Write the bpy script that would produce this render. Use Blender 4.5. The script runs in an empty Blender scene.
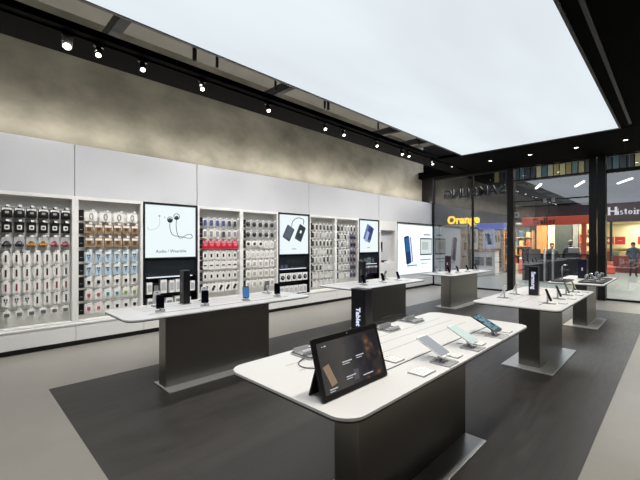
import bpy, bmesh, math, random
from mathutils import Vector, Matrix
random.seed(4)
PI = math.pi
S = bpy.context.scene
COL = S.collection

# ------------------------------------------------------------------ materials
def lin(h):
    if isinstance(h, str):
        v = [int(h[i:i+2], 16)/255 for i in (0, 2, 4)]
        return tuple((x/12.92 if x <= .04045 else ((x+.055)/1.055)**2.4) for x in v)
    return h
MATS = {}
def mat(name, col, rough=.5, metal=0., emit=0., var=0., vscale=8., spec=.5, stretch=None, bump=0., alpha=1., coat=0., trans=0.):
    if name in MATS: return MATS[name]
    m = bpy.data.materials.new(name); m.use_nodes = True
    nt = m.node_tree; b = nt.nodes['Principled BSDF']
    c = lin(col)
    b.inputs['Base Color'].default_value = (*c, 1)
    b.inputs['Roughness'].default_value = rough
    b.inputs['Metallic'].default_value = metal
    b.inputs['Specular IOR Level'].default_value = spec
    if coat: b.inputs['Coat Weight'].default_value = coat
    if emit:
        b.inputs['Emission Color'].default_value = (*c, 1)
        b.inputs['Emission Strength'].default_value = emit
        if emit >= .5: b.inputs['Base Color'].default_value = (.02, .02, .02, 1)
    if alpha < 1: b.inputs['Alpha'].default_value = alpha
    if var or bump:
        tc = nt.nodes.new('ShaderNodeTexCoord')
        mp = nt.nodes.new('ShaderNodeMapping'); nt.links.new(tc.outputs['Object'], mp.inputs['Vector'])
        if stretch: mp.inputs['Scale'].default_value = stretch
        n = nt.nodes.new('ShaderNodeTexNoise'); n.inputs['Scale'].default_value = vscale
        n.inputs['Detail'].default_value = 6; n.inputs['Roughness'].default_value = .6
        nt.links.new(mp.outputs['Vector'], n.inputs['Vector'])
        if var:
            r = nt.nodes.new('ShaderNodeValToRGB')
            r.color_ramp.elements[0].position = .3; r.color_ramp.elements[1].position = .7
            r.color_ramp.elements[0].color = (*[x*(1-var) for x in c], 1)
            r.color_ramp.elements[1].color = (*[min(1, x*(1+var)) for x in c], 1)
            nt.links.new(n.outputs['Fac'], r.inputs['Fac'])
            nt.links.new(r.outputs['Color'], b.inputs['Base Color'])
        if bump:
            bp = nt.nodes.new('ShaderNodeBump'); bp.inputs['Strength'].default_value = bump
            nt.links.new(n.outputs['Fac'], bp.inputs['Height']); nt.links.new(bp.outputs['Normal'], b.inputs['Normal'])
    MATS[name] = m
    return m

def glass_mat(name, tint, reflect):
    m = bpy.data.materials.new(name); m.use_nodes = True
    nt = m.node_tree; nt.nodes.clear()
    o = nt.nodes.new('ShaderNodeOutputMaterial'); mx = nt.nodes.new('ShaderNodeMixShader')
    t = nt.nodes.new('ShaderNodeBsdfTransparent'); g = nt.nodes.new('ShaderNodeBsdfGlossy')
    fr = nt.nodes.new('ShaderNodeLayerWeight'); fr.inputs['Blend'].default_value = .25
    ad = nt.nodes.new('ShaderNodeMath'); ad.operation = 'MULTIPLY_ADD'
    ad.inputs[1].default_value = .5; ad.inputs[2].default_value = reflect; ad.use_clamp = True
    nt.links.new(fr.outputs['Fresnel'], ad.inputs[0])
    t.inputs['Color'].default_value = (*tint, 1); g.inputs['Roughness'].default_value = 0.0
    g.inputs['Color'].default_value = (.95, .96, 1, 1)
    nt.links.new(ad.outputs[0], mx.inputs[0]); nt.links.new(t.outputs[0], mx.inputs[1]); nt.links.new(g.outputs[0], mx.inputs[2])
    nt.links.new(mx.outputs[0], o.inputs['Surface'])
    MATS[name] = m
    return m

def brushed(name, col, rough, axis):
    m = mat(name, col, rough, 1.0)
    nt = m.node_tree; b = nt.nodes['Principled BSDF']
    tc = nt.nodes.new('ShaderNodeTexCoord'); mp = nt.nodes.new('ShaderNodeMapping')
    mp.inputs['Scale'].default_value = axis
    n = nt.nodes.new('ShaderNodeTexNoise'); n.inputs['Scale'].default_value = 6; n.inputs['Detail'].default_value = 4
    mr = nt.nodes.new('ShaderNodeMapRange'); mr.inputs['To Min'].default_value = rough-.07; mr.inputs['To Max'].default_value = rough+.1
    nt.links.new(tc.outputs['Object'], mp.inputs['Vector']); nt.links.new(mp.outputs['Vector'], n.inputs['Vector'])
    nt.links.new(n.outputs['Fac'], mr.inputs['Value']); nt.links.new(mr.outputs['Result'], b.inputs['Roughness'])
    return m

M = dict(
    white=mat('white_laminate', 'e9e8e6', .4), wallwhite=mat('white_wall_panel', 'd9dade', .6),
    fascia=mat('fascia_panel', 'd2d3d8', .55, var=.02, vscale=1.2),
    top=mat('table_white', 'e3e3e4', .28, spec=.5), peg=mat('pegboard_white', 'efede7', .6),
    black=mat('black_satin', '070708', .4), ceil=mat('ceiling_black', '030303', .8, spec=.04), blackm=mat('black_matte', '121214', .7),
    blackgloss=mat('black_gloss', '06060a', .12), dark=mat('charcoal', '2a2a2d', .5), grey=mat('mid_grey', '7d7f82', .5),
    lgrey=mat('light_grey', 'b9babc', .5), tag=mat('price_tag_white', 'f6f5f2', .5),
    slot=mat('slot_dark', '38383c', .5), seam=mat('seam_grey', 'a9a9ab', .5),
    chrome=mat('chrome', 'c9cbd0', .12, 1.0), steelrod=mat('hook_steel', '9a9a9a', .35, 1.0),
    steel=brushed('brushed_steel_column', '8f8c87', .32, (40, 40, .6)), plate=mat('brushed_steel_plate', 'd2d3d5', .3, .6),
    acryl=mat('clear_acrylic', 'e6eaee', .12, alpha=.35), silver=mat('silver_metal', 'c8cacd', .3, .7),
    phonewhite=mat('white_phone_body', 'f0f0f0', .25), navy=mat('navy_phone', '15182c', .25),
)
def concrete():
    m = mat('raw_concrete', '8d897f', .85)
    nt = m.node_tree; b = nt.nodes['Principled BSDF']
    tc = nt.nodes.new('ShaderNodeTexCoord')
    def noise(scale, st, det):
        mp = nt.nodes.new('ShaderNodeMapping'); mp.inputs['Scale'].default_value = st
        n = nt.nodes.new('ShaderNodeTexNoise'); n.inputs['Scale'].default_value = scale; n.inputs['Detail'].default_value = det
        nt.links.new(tc.outputs['Object'], mp.inputs['Vector']); nt.links.new(mp.outputs['Vector'], n.inputs['Vector'])
        return n
    a = noise(.9, (1, .8, 1.4), 10); c = noise(2.2, (1, .7, 1.0), 8)
    mx = nt.nodes.new('ShaderNodeMath'); mx.operation = 'MULTIPLY_ADD'; mx.inputs[1].default_value = .5
    h = nt.nodes.new('ShaderNodeMath'); h.operation = 'MULTIPLY'; h.inputs[1].default_value = .5
    nt.links.new(c.outputs['Fac'], h.inputs[0])
    nt.links.new(a.outputs['Fac'], mx.inputs[0]); nt.links.new(h.outputs[0], mx.inputs[2])
    r = nt.nodes.new('ShaderNodeValToRGB')
    e = r.color_ramp.elements
    e[0].position = .33; e[0].color = (*lin('636157'), 1); e[1].position = .68; e[1].color = (*lin('9b978b'), 1)
    nt.links.new(mx.outputs[0], r.inputs['Fac']); nt.links.new(r.outputs['Color'], b.inputs['Base Color'])
    return m
M['concrete'] = concrete()
M['slab'] = mat('concrete_slab_grey', '77756f', .9, var=.12, vscale=1.5)
M['floor'] = mat('polished_concrete', '8e8b85', .32, var=.09, vscale=.9, spec=.45)
M['mallfloor'] = mat('mall_stone', '7f8683', .35, var=.05, vscale=.7)
def inlay():
    m = mat('dark_plank_vinyl', '3a3735', .38, spec=.4)
    nt = m.node_tree; b = nt.nodes['Principled BSDF']
    tc = nt.nodes.new('ShaderNodeTexCoord')
    mp = nt.nodes.new('ShaderNodeMapping'); mp.inputs['Scale'].default_value = (1, 1, 1); mp.inputs['Rotation'].default_value = (0, 0, PI/2)
    br = nt.nodes.new('ShaderNodeTexBrick'); br.inputs['Scale'].default_value = 1.0
    br.inputs['Brick Width'].default_value = 1.2; br.inputs['Row Height'].default_value = .2; br.inputs['Mortar Size'].default_value = .002
    br.inputs['Color1'].default_value = (*lin('2b2928'), 1); br.inputs['Color2'].default_value = (*lin('33302f'), 1); br.inputs['Mortar'].default_value = (*lin('1f1d1c'), 1)
    nt.links.new(tc.outputs['Object'], mp.inputs['Vector']); nt.links.new(mp.outputs['Vector'], br.inputs['Vector'])
    mp2 = nt.nodes.new('ShaderNodeMapping'); mp2.inputs['Scale'].default_value = (9, 1.2, 1)
    n = nt.nodes.new('ShaderNodeTexNoise'); n.inputs['Scale'].default_value = 2.5; n.inputs['Detail'].default_value = 8
    nt.links.new(tc.outputs['Object'], mp2.inputs['Vector']); nt.links.new(mp2.outputs['Vector'], n.inputs['Vector'])
    mr = nt.nodes.new('ShaderNodeMapRange'); mr.inputs['To Min'].default_value = .4; mr.inputs['To Max'].default_value = 1.55
    nt.links.new(n.outputs['Fac'], mr.inputs['Value'])
    vm = nt.nodes.new('ShaderNodeVectorMath'); vm.operation = 'SCALE'
    nt.links.new(br.outputs['Color'], vm.inputs[0]); nt.links.new(mr.outputs['Result'], vm.inputs['Scale'])
    nt.links.new(vm.outputs['Vector'], b.inputs['Base Color'])
    mr2 = nt.nodes.new('ShaderNodeMapRange'); mr2.inputs['To Min'].default_value = .3; mr2.inputs['To Max'].default_value = .55
    nt.links.new(n.outputs['Fac'], mr2.inputs['Value']); nt.links.new(mr2.outputs['Result'], b.inputs['Roughness'])
    return m
M['inlay'] = inlay()

# ------------------------------------------------------------------ mesh helpers
class MB:
    def __init__(s): s.bm = bmesh.new(); s.mats = []
    def mi(s, m):
        if m is None: return 0
        if m not in s.mats: s.mats.append(m)
        return s.mats.index(m)
    def _new(s, fn, m, smooth=False, xf=None):
        t = bmesh.new(); fn(t)
        if xf is not None: bmesh.ops.transform(t, matrix=xf, verts=t.verts)
        k = s.mi(m); vm = {}
        for v in t.verts: vm[v] = s.bm.verts.new(v.co)
        for f in t.faces:
            try: nf = s.bm.faces.new([vm[v] for v in f.verts])
            except ValueError: continue
            nf.material_index = k; nf.smooth = smooth
        t.free(); return s
    def box(s, x0, x1, y0, y1, z0, z1, m=None, bev=0., seg=2, xf=None):
        def fn(t):
            bmesh.ops.create_cube(t, size=1)
            bmesh.ops.scale(t, vec=(abs(x1-x0), abs(y1-y0), abs(z1-z0)), verts=t.verts)
            bmesh.ops.translate(t, vec=((x0+x1)/2, (y0+y1)/2, (z0+z1)/2), verts=t.verts)
            if bev: bmesh.ops.bevel(t, geom=t.edges[:], offset=bev, segments=seg, affect='EDGES', profile=.5)
        return s._new(fn, m, False, xf)
    def rod(s, p0, p1, r, m=None, seg=10, r2=None, xf=None, caps=True):
        p0 = Vector(p0); p1 = Vector(p1); d = p1-p0
        q = Vector((0, 0, 1)).rotation_difference(d).to_matrix().to_4x4()
        def fn(t):
            bmesh.ops.create_cone(t, cap_ends=caps, segments=seg, radius1=r, radius2=r if r2 is None else r2, depth=d.length)
            bmesh.ops.transform(t, matrix=Matrix.Translation((p0+p1)/2) @ q, verts=t.verts)
        return s._new(fn, m, seg > 6, xf)
    def ball(s, c, r, m=None, sc=(1, 1, 1), xf=None):
        def fn(t):
            bmesh.ops.create_uvsphere(t, u_segments=14, v_segments=10, radius=r)
            bmesh.ops.scale(t, vec=sc, verts=t.verts); bmesh.ops.translate(t, vec=c, verts=t.verts)
        return s._new(fn, m, True, xf)
    def prism(s, pts, z0, z1, m=None, xf=None):        # polygon in XY extruded in Z
        def fn(t):
            a = [t.verts.new((x, y, z0)) for x, y in pts]; b = [t.verts.new((x, y, z1)) for x, y in pts]
            n = len(pts)
            t.faces.new(a[::-1]); t.faces.new(b)
            for i in range(n): t.faces.new((a[i], a[(i+1) % n], b[(i+1) % n], b[i]))
            bmesh.ops.recalc_face_normals(t, faces=t.faces)
        return s._new(fn, m, False, xf)
    def tube(s, path, r, m=None, seg=6, xf=None, closed=False):
        path = [Vector(p) for p in path]; n = len(path)
        def fn(t):
            rings = []
            for i, p in enumerate(path):
                if closed: d = path[(i+1) % n]-path[i-1]
                else: d = path[min(i+1, n-1)]-path[max(i-1, 0)]
                d.normalize()
                up = Vector((0, 0, 1)) if abs(d.z) < .9 else Vector((1, 0, 0))
                u = d.cross(up).normalized(); w = u.cross(d)
                rings.append([t.verts.new(p+(u*math.cos(k*2*PI/seg)+w*math.sin(k*2*PI/seg))*r) for k in range(seg)])
            for i in range(n if closed else n-1):
                a, b = rings[i], rings[(i+1) % n]
                for k in range(seg): t.faces.new((a[k], a[(k+1) % seg], b[(k+1) % seg], b[k]))
            if not closed: t.faces.new(rings[0][::-1]); t.faces.new(rings[-1])
            bmesh.ops.recalc_face_normals(t, faces=t.faces)
        return s._new(fn, m, True, xf)
    def build(s, name, m=None, parent=None, loc=(0, 0, 0), rot=(0, 0, 0)):
        me = bpy.data.meshes.new(name); s.bm.normal_update(); s.bm.to_mesh(me); s.bm.free()
        if s.mats:
            for x in s.mats: me.materials.append(x)
        elif m: me.materials.append(m)
        o = bpy.data.objects.new(name, me); COL.objects.link(o)
        o.location = loc; o.rotation_euler = rot
        if parent: o.parent = parent
        return o

def tag(o, label=None, cat=None, group=None, kind=None):
    if label: o['label'] = label
    if cat: o['category'] = cat
    if group: o['group'] = group
    if kind: o['kind'] = kind
    return o
def thing(name, label, cat, loc=(0, 0, 0), rz=0, group=None):
    o = bpy.data.objects.new(name, None); COL.objects.link(o)
    o.location = loc; o.rotation_euler = (0, 0, rz); o.empty_display_size = .05
    return tag(o, label, cat, group)
def struct(name, mb, m=None, parent=None, label=None):
    o = mb.build(name, m, parent)
    if parent is None: o['kind'] = 'structure'
    if label: o['label'] = label
    return o
def copy_tree(o, parent=None):
    c = o.copy(); COL.objects.link(c)
    if parent: c.parent = parent
    for ch in list(o.children): copy_tree(ch, c)
    return c
PROTO = {}
def stamp(key, maker, label, cat, loc, rz=0, group=None):
    """first call builds the thing, later calls copy it with its parts"""
    if key in PROTO: o = copy_tree(PROTO[key])
    else: o = PROTO[key] = maker()
    o.location = loc; o.rotation_euler = (0, 0, rz)
    for k in ('group',):
        if k in o.keys(): del o[k]
    return tag(o, label, cat, group)

def rrect(x0, x1, y0, y1, r, seg=8):
    pts = []
    for cx, cy, a0 in ((x1-r, y1-r, 0), (x0+r, y1-r, PI/2), (x0+r, y0+r, PI), (x1-r, y0+r, 3*PI/2)):
        for k in range(seg+1):
            a = a0+k*PI/2/seg; pts.append((cx+r*math.cos(a), cy+r*math.sin(a)))
    return pts
# matrices that carry a flat drawing (x right, y up) on to a vertical face
FACE_X = Matrix(((0, 0, 1, 0), (1, 0, 0, 0), (0, 1, 0, 0), (0, 0, 0, 1)))      # faces +X
FACE_mY = Matrix(((1, 0, 0, 0), (0, 0, -1, 0), (0, 1, 0, 0), (0, 0, 0, 1)))    # faces -Y
FACE_Y = Matrix(((-1, 0, 0, 0), (0, 0, 1, 0), (0, 1, 0, 0), (0, 0, 0, 1)))     # faces +Y
def text_bm(body, size, ext=.002, bold=0., align='CENTER', spacing=1.):
    cu = bpy.data.curves.new('lettering', 'FONT'); cu.body = body; cu.size = size; cu.extrude = ext; cu.offset = bold
    cu.align_x = align; cu.align_y = 'CENTER'; cu.resolution_u = 4; cu.space_character = spacing
    o = bpy.data.objects.new('lettering', cu); COL.objects.link(o)
    dg = bpy.context.evaluated_depsgraph_get(); me = bpy.data.meshes.new_from_object(o.evaluated_get(dg))
    bpy.data.objects.remove(o); bpy.data.curves.remove(cu)
    return me
def text(name, body, size, xf, m, parent, ext=.002, bold=0., spacing=1.):
    me = text_bm(body, size, ext, bold, spacing=spacing); me.transform(xf)
    me.materials.clear(); me.materials.append(m); me.name = name
    o = bpy.data.objects.new(name, me); COL.objects.link(o)
    if parent: o.parent = parent
    return o

# ------------------------------------------------------------------ setting
WX, BY = -7.0, 13.5          # left wall face, glass front
TOPZ, CZ = 3.27, 4.24        # top of white panels, ceiling raft
struct('floor', MB().box(-7.55, 4.2, -2.7, BY+.1, -.1, 0), M['floor'])
struct('floor_inlay', MB().box(-5.08, -.5, .77, 11.35, 0, .004), M['inlay'])
struct('floor_mall', MB().box(-17, 7, BY+.1, 31, -.1, 0), M['mallfloor'])
struct('wall_left', MB().box(-7.55, -7.4, -2.7, BY, 0, 5.7), M['concrete'])
struct('wall_right', MB().box(4.05, 4.2, -2.7, BY, 0, 5.7), mat('dark_side_wall', '6a6662', .7))
struct('wall_back', MB().box(-7.55, 4.2, -2.85, -2.7, 0, 5.7), mat('grey_end_wall', '6a6764', .7))
struct('ceiling', MB().box(-7.55, 4.2, -2.7, BY, 5.6, 5.75), M['slab'])
# white fascia panels above the bays
for i, (a, b) in enumerate(((-2.7, -.69), (-.68, 1.40), (1.41, 3.51), (3.525, 6.67), (6.685, 9.85), (9.865, BY))):
    hi = TOPZ; lo = 2.43
    struct('trim_%d' % (i+1), MB().box(-7.39, WX, a, b, lo, hi, bev=.003), M['fascia'])
struct('trim_7', MB().box(-7.15, WX-.01, -2.7, .36, .33, 2.43), M['white'])
# black ceiling raft: wall-side band, right field, front field
struct('trim_8', MB().box(-5.93, -5.19, -2.7, 13.2, CZ, CZ+.09), M['ceil'])
struct('trim_9', MB().box(-.90, 4.05, -2.7, 10.44, CZ, CZ+.09), M['ceil'])
struct('trim_10', MB().box(-5.19, 4.05, 10.48, 13.1, CZ, CZ+.09), M['ceil'])
struct('trim_11', MB().box(-7.4, 4.05, 13.1, 13.44, CZ, CZ+.25), M['ceil'])
struct('trim_12', MB().box(-.90, -.88, -2.7, 10.44, CZ+.09, CZ+.3), M['ceil'])
# plinth, kick
struct('baseboard_left', MB().box(-7.12, -7.0, -2.7, BY, 0, .085), M['black'])
# plenum joists and drops above the gap between band and light
for i, (y, z) in enumerate(((1.55, 4.62), (4.4, 4.55), (7.9, 4.5), (9.3, 4.5))):
    o = MB().box(-6.2, -4.2, y, y+(.14 if i == 0 else .1), z, z+.16).build('ceiling_joist', M['blackm'])
    tag(o, ('black steel joist crossing the ceiling gap nearest the camera', 'second black steel joist across the ceiling gap from the camera', 'third black steel joist across the ceiling gap from the camera', 'black steel joist crossing the ceiling gap nearest the glass front')[i], 'joist', 'joists in the ceiling gap')
hang = [(2.45, -4.95), (2.78, -4.9), (3.9, -4.92), (5.1, -4.9), (5.2, -4.9), (6.9, -4.92), (8.6, -4.9), (8.7, -4.9)]
for i, (y, x) in enumerate(hang):
    o = MB().rod((x, y, CZ+.05), (x, y, 5.6), .03 if i in (0, 4, 7) else .022).build('hanger_rod', M['blackm'])
    nth = ('first', 'second', 'third', 'fourth', 'fifth', 'sixth', 'seventh', 'eighth')[i]
    tag(o, 'thin black ceiling hanger rod in the gap, %s from the camera end' % nth, 'rod', 'hanger rods in the ceiling gap')
o = MB().tube([(-5.05, y, 5.15+.0*y) for y in (-2.6, 3, 8, 13)], .07, seg=10).build('conduit_pipe', M['blackm']); tag(o, 'long black pipe running along the ceiling gap above the light', 'pipe')
# duct panels (grey boards seen through the gap)
t = thing('service_duct', 'grey sheet duct running above the ceiling gap beside the light panel', 'duct', (-5.0, 4, 5.0))
for k, (a, b) in enumerate(((-2.9, -1.7), (-1.67, -.3), (-.27, 1.2), (1.23, 2.6), (2.63, 4.0), (4.4, 5.5))):
    MB().box(-.7, 1.2, a, b, .22, .55, bev=.01).build('duct_section', M['slab'], t)

# luminous ceiling panel
lp = thing('ceiling_light_panel', 'huge glowing white rectangular stretch ceiling light above the display tables', 'ceiling light', (-2.77, 4, CZ))
MB().box(-1.71, 1.83, -6.4, 6.44, .0, .02).build('diffuser', None, lp)
diff = bpy.data.materials.new('stretch_ceiling_glow'); diff.use_nodes = True
nt = diff.node_tree; nt.nodes.clear()
ou = nt.nodes.new('ShaderNodeOutputMaterial'); em = nt.nodes.new('ShaderNodeEmission')
tc = nt.nodes.new('ShaderNodeTexCoord'); mp = nt.nodes.new('ShaderNodeMapping'); mp.inputs['Scale'].default_value = (.55, .16, 1); mp.inputs['Rotation'].default_value = (0, 0, .3)
no = nt.nodes.new('ShaderNodeTexNoise'); no.inputs['Scale'].default_value = 1; no.inputs['Detail'].default_value = 3
ra = nt.nodes.new('ShaderNodeValToRGB'); ra.color_ramp.elements[0].position = .3; ra.color_ramp.elements[1].position = .7
ra.color_ramp.elements[0].color = (*lin('d6dde4'), 1); ra.color_ramp.elements[1].color = (*lin('e6f0f4'), 1)
nt.links.new(tc.outputs['Object'], mp.inputs['Vector']); nt.links.new(mp.outputs['Vector'], no.inputs['Vector'])
nt.links.new(no.outputs['Fac'], ra.inputs['Fac']); nt.links.new(ra.outputs['Color'], em.inputs['Color'])
em.inputs['Strength'].default_value = 1.07
nt.links.new(em.outputs[0], ou.inputs['Surface'])
MATS['stretch_ceiling_glow'] = diff
lp.children[0].data.materials.append(diff)
fr = MB()
fr.box(-1.75, -1.71, -6.44, 6.48, -.015, .16); fr.box(1.83, 1.87, -6.44, 6.48, -.015, .16)
fr.box(-1.71, 1.83, -6.44, -6.4, -.015, .16); fr.box(-1.71, 1.83, 6.44, 6.48, -.015, .16); fr.box(-1.71, 1.83, -6.4, 6.44, .03, .1)
fr.build('frame', M['black'], lp)
# LED strip in the trough on top of the fascia
t = thing('cove_light_strip', 'long concealed warm strip light along the top of the white wall panels', 'strip light', (-7.07, 5.4, TOPZ+.003))
MB().box(-.03, .03, -8, 8, 0, .012).build('channel', M['silver'], t)

# ------------------------------------------------------------------ track spotlights
glow = mat('lamp_lens_glow', 'fff3dc', emit=9.)
def spot_maker(size, housing):
    def mk():
        t = thing('track_spotlight', '', '')
        MB().box(-.03, .03, -.06, .06, -.03, 0, bev=.004).build('track_adapter', M['black'], t)
        MB().rod((0, 0, -.03), (0, 0, -.06), .012).build('stem', M['black'], t)
        d = Vector((.50, -.12, -.86)); c = Vector((0, 0, -.085)); p0 = c-d*size*.6; p1 = c+d*size*.9
        h = MB(); h.rod(p0, p1, size*.5, seg=18); h.build('lamp_housing', housing, t)
        l = MB(); l.rod(p1, p1+d*.006, size*.38, seg=18); l.build('lens', glow, t)
        return t
    return mk
sy = [1.04, 1.39, 1.96, 2.89, 4.24, 5.80, 6.43, 7.74, 8.95, 9.3, 10.73]
words = ['nearest the camera, white housing', 'second from the camera', 'third from the camera', 'fourth from the camera', 'fifth from the camera', 'sixth from the camera', 'seventh from the camera', 'eighth from the camera', 'ninth from the camera', 'tenth from the camera', 'nearest the glass storefront']
for i, y in enumerate(sy):
    stamp('spot_w' if i == 0 else 'spot_b', spot_maker(.11 if i == 0 else .08, M['silver'] if i == 0 else M['black']),
          'lit track spotlight on the wall-side black band, %s' % words[i], 'spotlight', (-5.33, y*.955, CZ-.02), 0, 'track spotlights along the wall band')
trk = MB().box(-5.35, -5.31, -2.6, 13.0, CZ-.02, CZ).build('lighting_track', M['ceil']); tag(trk, 'black lighting track along the wall-side ceiling band', 'lighting track')
trk = MB().box(-.75, -.70, -2.6, 10.2, CZ-.02, CZ).build('lighting_track', mat('track_grey', '1b1b1d', .5)); tag(trk, 'black lighting track right of the glowing ceiling panel', 'lighting track')
def downlight():
    t = thing('downlight', '', '')
    m = MB(); m.tube([(.06*math.cos(a*PI/10), .06*math.sin(a*PI/10), -.004) for a in range(20)], .012, seg=8, closed=True); m.build('trim_ring', M['black'], t)
    MB().rod((0, 0, -.008), (0, 0, -.001), .05, seg=20).build('lens', glow, t)
    return t
dx = [-5.36, -4.15, -3.05, -1.94, -.93]
for i, x in enumerate(dx):
    stamp('dl', downlight, 'small lit round downlight in the black ceiling before the glass, %s from the left wall' % ('first', 'second', 'third', 'fourth', 'fifth')[i], 'downlight', (x, 11.75, CZ), 0, 'downlights before the storefront')

# ------------------------------------------------------------------ wall units
base = thing('display_plinth', 'long white base cabinet running under the product wall', 'cabinet', (WX, 5.4, .085))
yy = [-2.7, .36, 1.41, 2.46, 3.52, 4.57, 5.62, 6.68, 7.73, 8.78, 9.84, 10.93, 13.42]
for a, b in zip(yy[:-1], yy[1:]):
    MB().box(-.15, .06, a-5.4+.003, b-5.4-.003, 0, .255, bev=.004).build('drawer_front', M['white'], base)
MB().box(-.15, .07, yy[0]-5.4, yy[-1]-5.4, .255, .28, bev=.003).build('plinth_top', M['white'], base)

ORD = ('first', 'second', 'third', 'fourth', 'fifth', 'sixth', 'seventh', 'eighth', 'ninth')
def pack_maker(card, cw, ch, item, icol, isz, depth=.02, head=None, cap=None):
    """hanging retail pack: origin = hang hole, x away from the wall, hangs down"""
    def mk():
        t = thing('retail_pack', '', '')
        tabh = .035
        m = MB(); m.prism(rrect(-cw/2, cw/2, -ch, -tabh*.6, .006, 2), 0, depth, xf=FACE_X)
        m.prism(rrect(-.018, .018, -tabh*.7, .012, .008, 3), 0, .004, xf=FACE_X)
        m.build('pack_card', card, t)
        if head: MB().box(depth, depth+.002, -cw/2+.006, cw/2-.006, -tabh-.03, -tabh*.8).build('header_print', head, t)
        cz = -tabh*.6-(ch-tabh*.6)*.5; x = depth
        m = MB(); w, h = isz
        if item == 'slab': m.prism(rrect(-w/2, w/2, cz-h/2, cz+h/2, min(w, h)*.18, 4), x, x+.012, xf=FACE_X)
        elif item == 'diag':
            R = Matrix.Translation((x, 0, cz)) @ Matrix.Rotation(-.5, 4, 'X')
            m.prism(rrect(-w/2, w/2, -h/2, h/2, min(w, h)*.2, 4), 0, .012, xf=R @ FACE_X)
        elif item == 'disc': m.rod((x, 0, cz), (x+.018, 0, cz), w/2, seg=20); m.rod((x+.018, 0, cz), (x+.022, 0, cz), w*.3, M['slot'], seg=16)
        elif item == 'ring': m.tube([(x+.008, w/2*math.cos(a*PI/12), cz+h/2*math.sin(a*PI/12)) for a in range(24)], .006, closed=True)
        elif item == 'headphone':
            m.tube([(x+.012, w/2*math.cos(a*PI/12), cz-.01+h/2*math.sin(a*PI/12)) for a in range(13)], .007)
            for s in (-1, 1): m.rod((x, s*w/2, cz-.03), (x+.03, s*w/2, cz-.03), .024, seg=14)
            m.rod((x+.002, 0, cz-.03), (x+.02, 0, cz-.03), w*.34, seg=18)
        elif item == 'bud':
            for s in (-1, 1): m.ball((x+.008, s*.014, cz+h*.3), .011); m.tube([(x+.006, s*.014, cz+h*.3), (x+.005, s*.012, cz), (x+.005, 0, cz-h*.25)], .003)
            m.rod((x+.005, 0, cz-h*.25), (x+.005, 0, cz-h*.5), .003)
        elif item == 'plug':
            m.box(x, x+.025, -w/2, w/2, cz-h/2, cz+h/2, bev=.006); m.rod((x+.012, -w*.22, cz-h/2-.018), (x+.012, -w*.22, cz-h/2), .004); m.rod((x+.012, w*.22, cz-h/2-.018), (x+.012, w*.22, cz-h/2), .004)
        m.build({'slab': 'device', 'diag': 'device', 'disc': 'round_device', 'ring': 'cable', 'headphone': 'headphones', 'bud': 'earphones', 'plug': 'charger'}[item], icol, t)
        if cap: MB().box(x+.012, x+.016, -w*.25, w*.25, cz-h*.2, cz+h*.2, bev=.001).build('label_print', cap, t)
        return t
    return mk
mc = lambda n, c, r=.5: mat(n, c, r)
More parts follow.
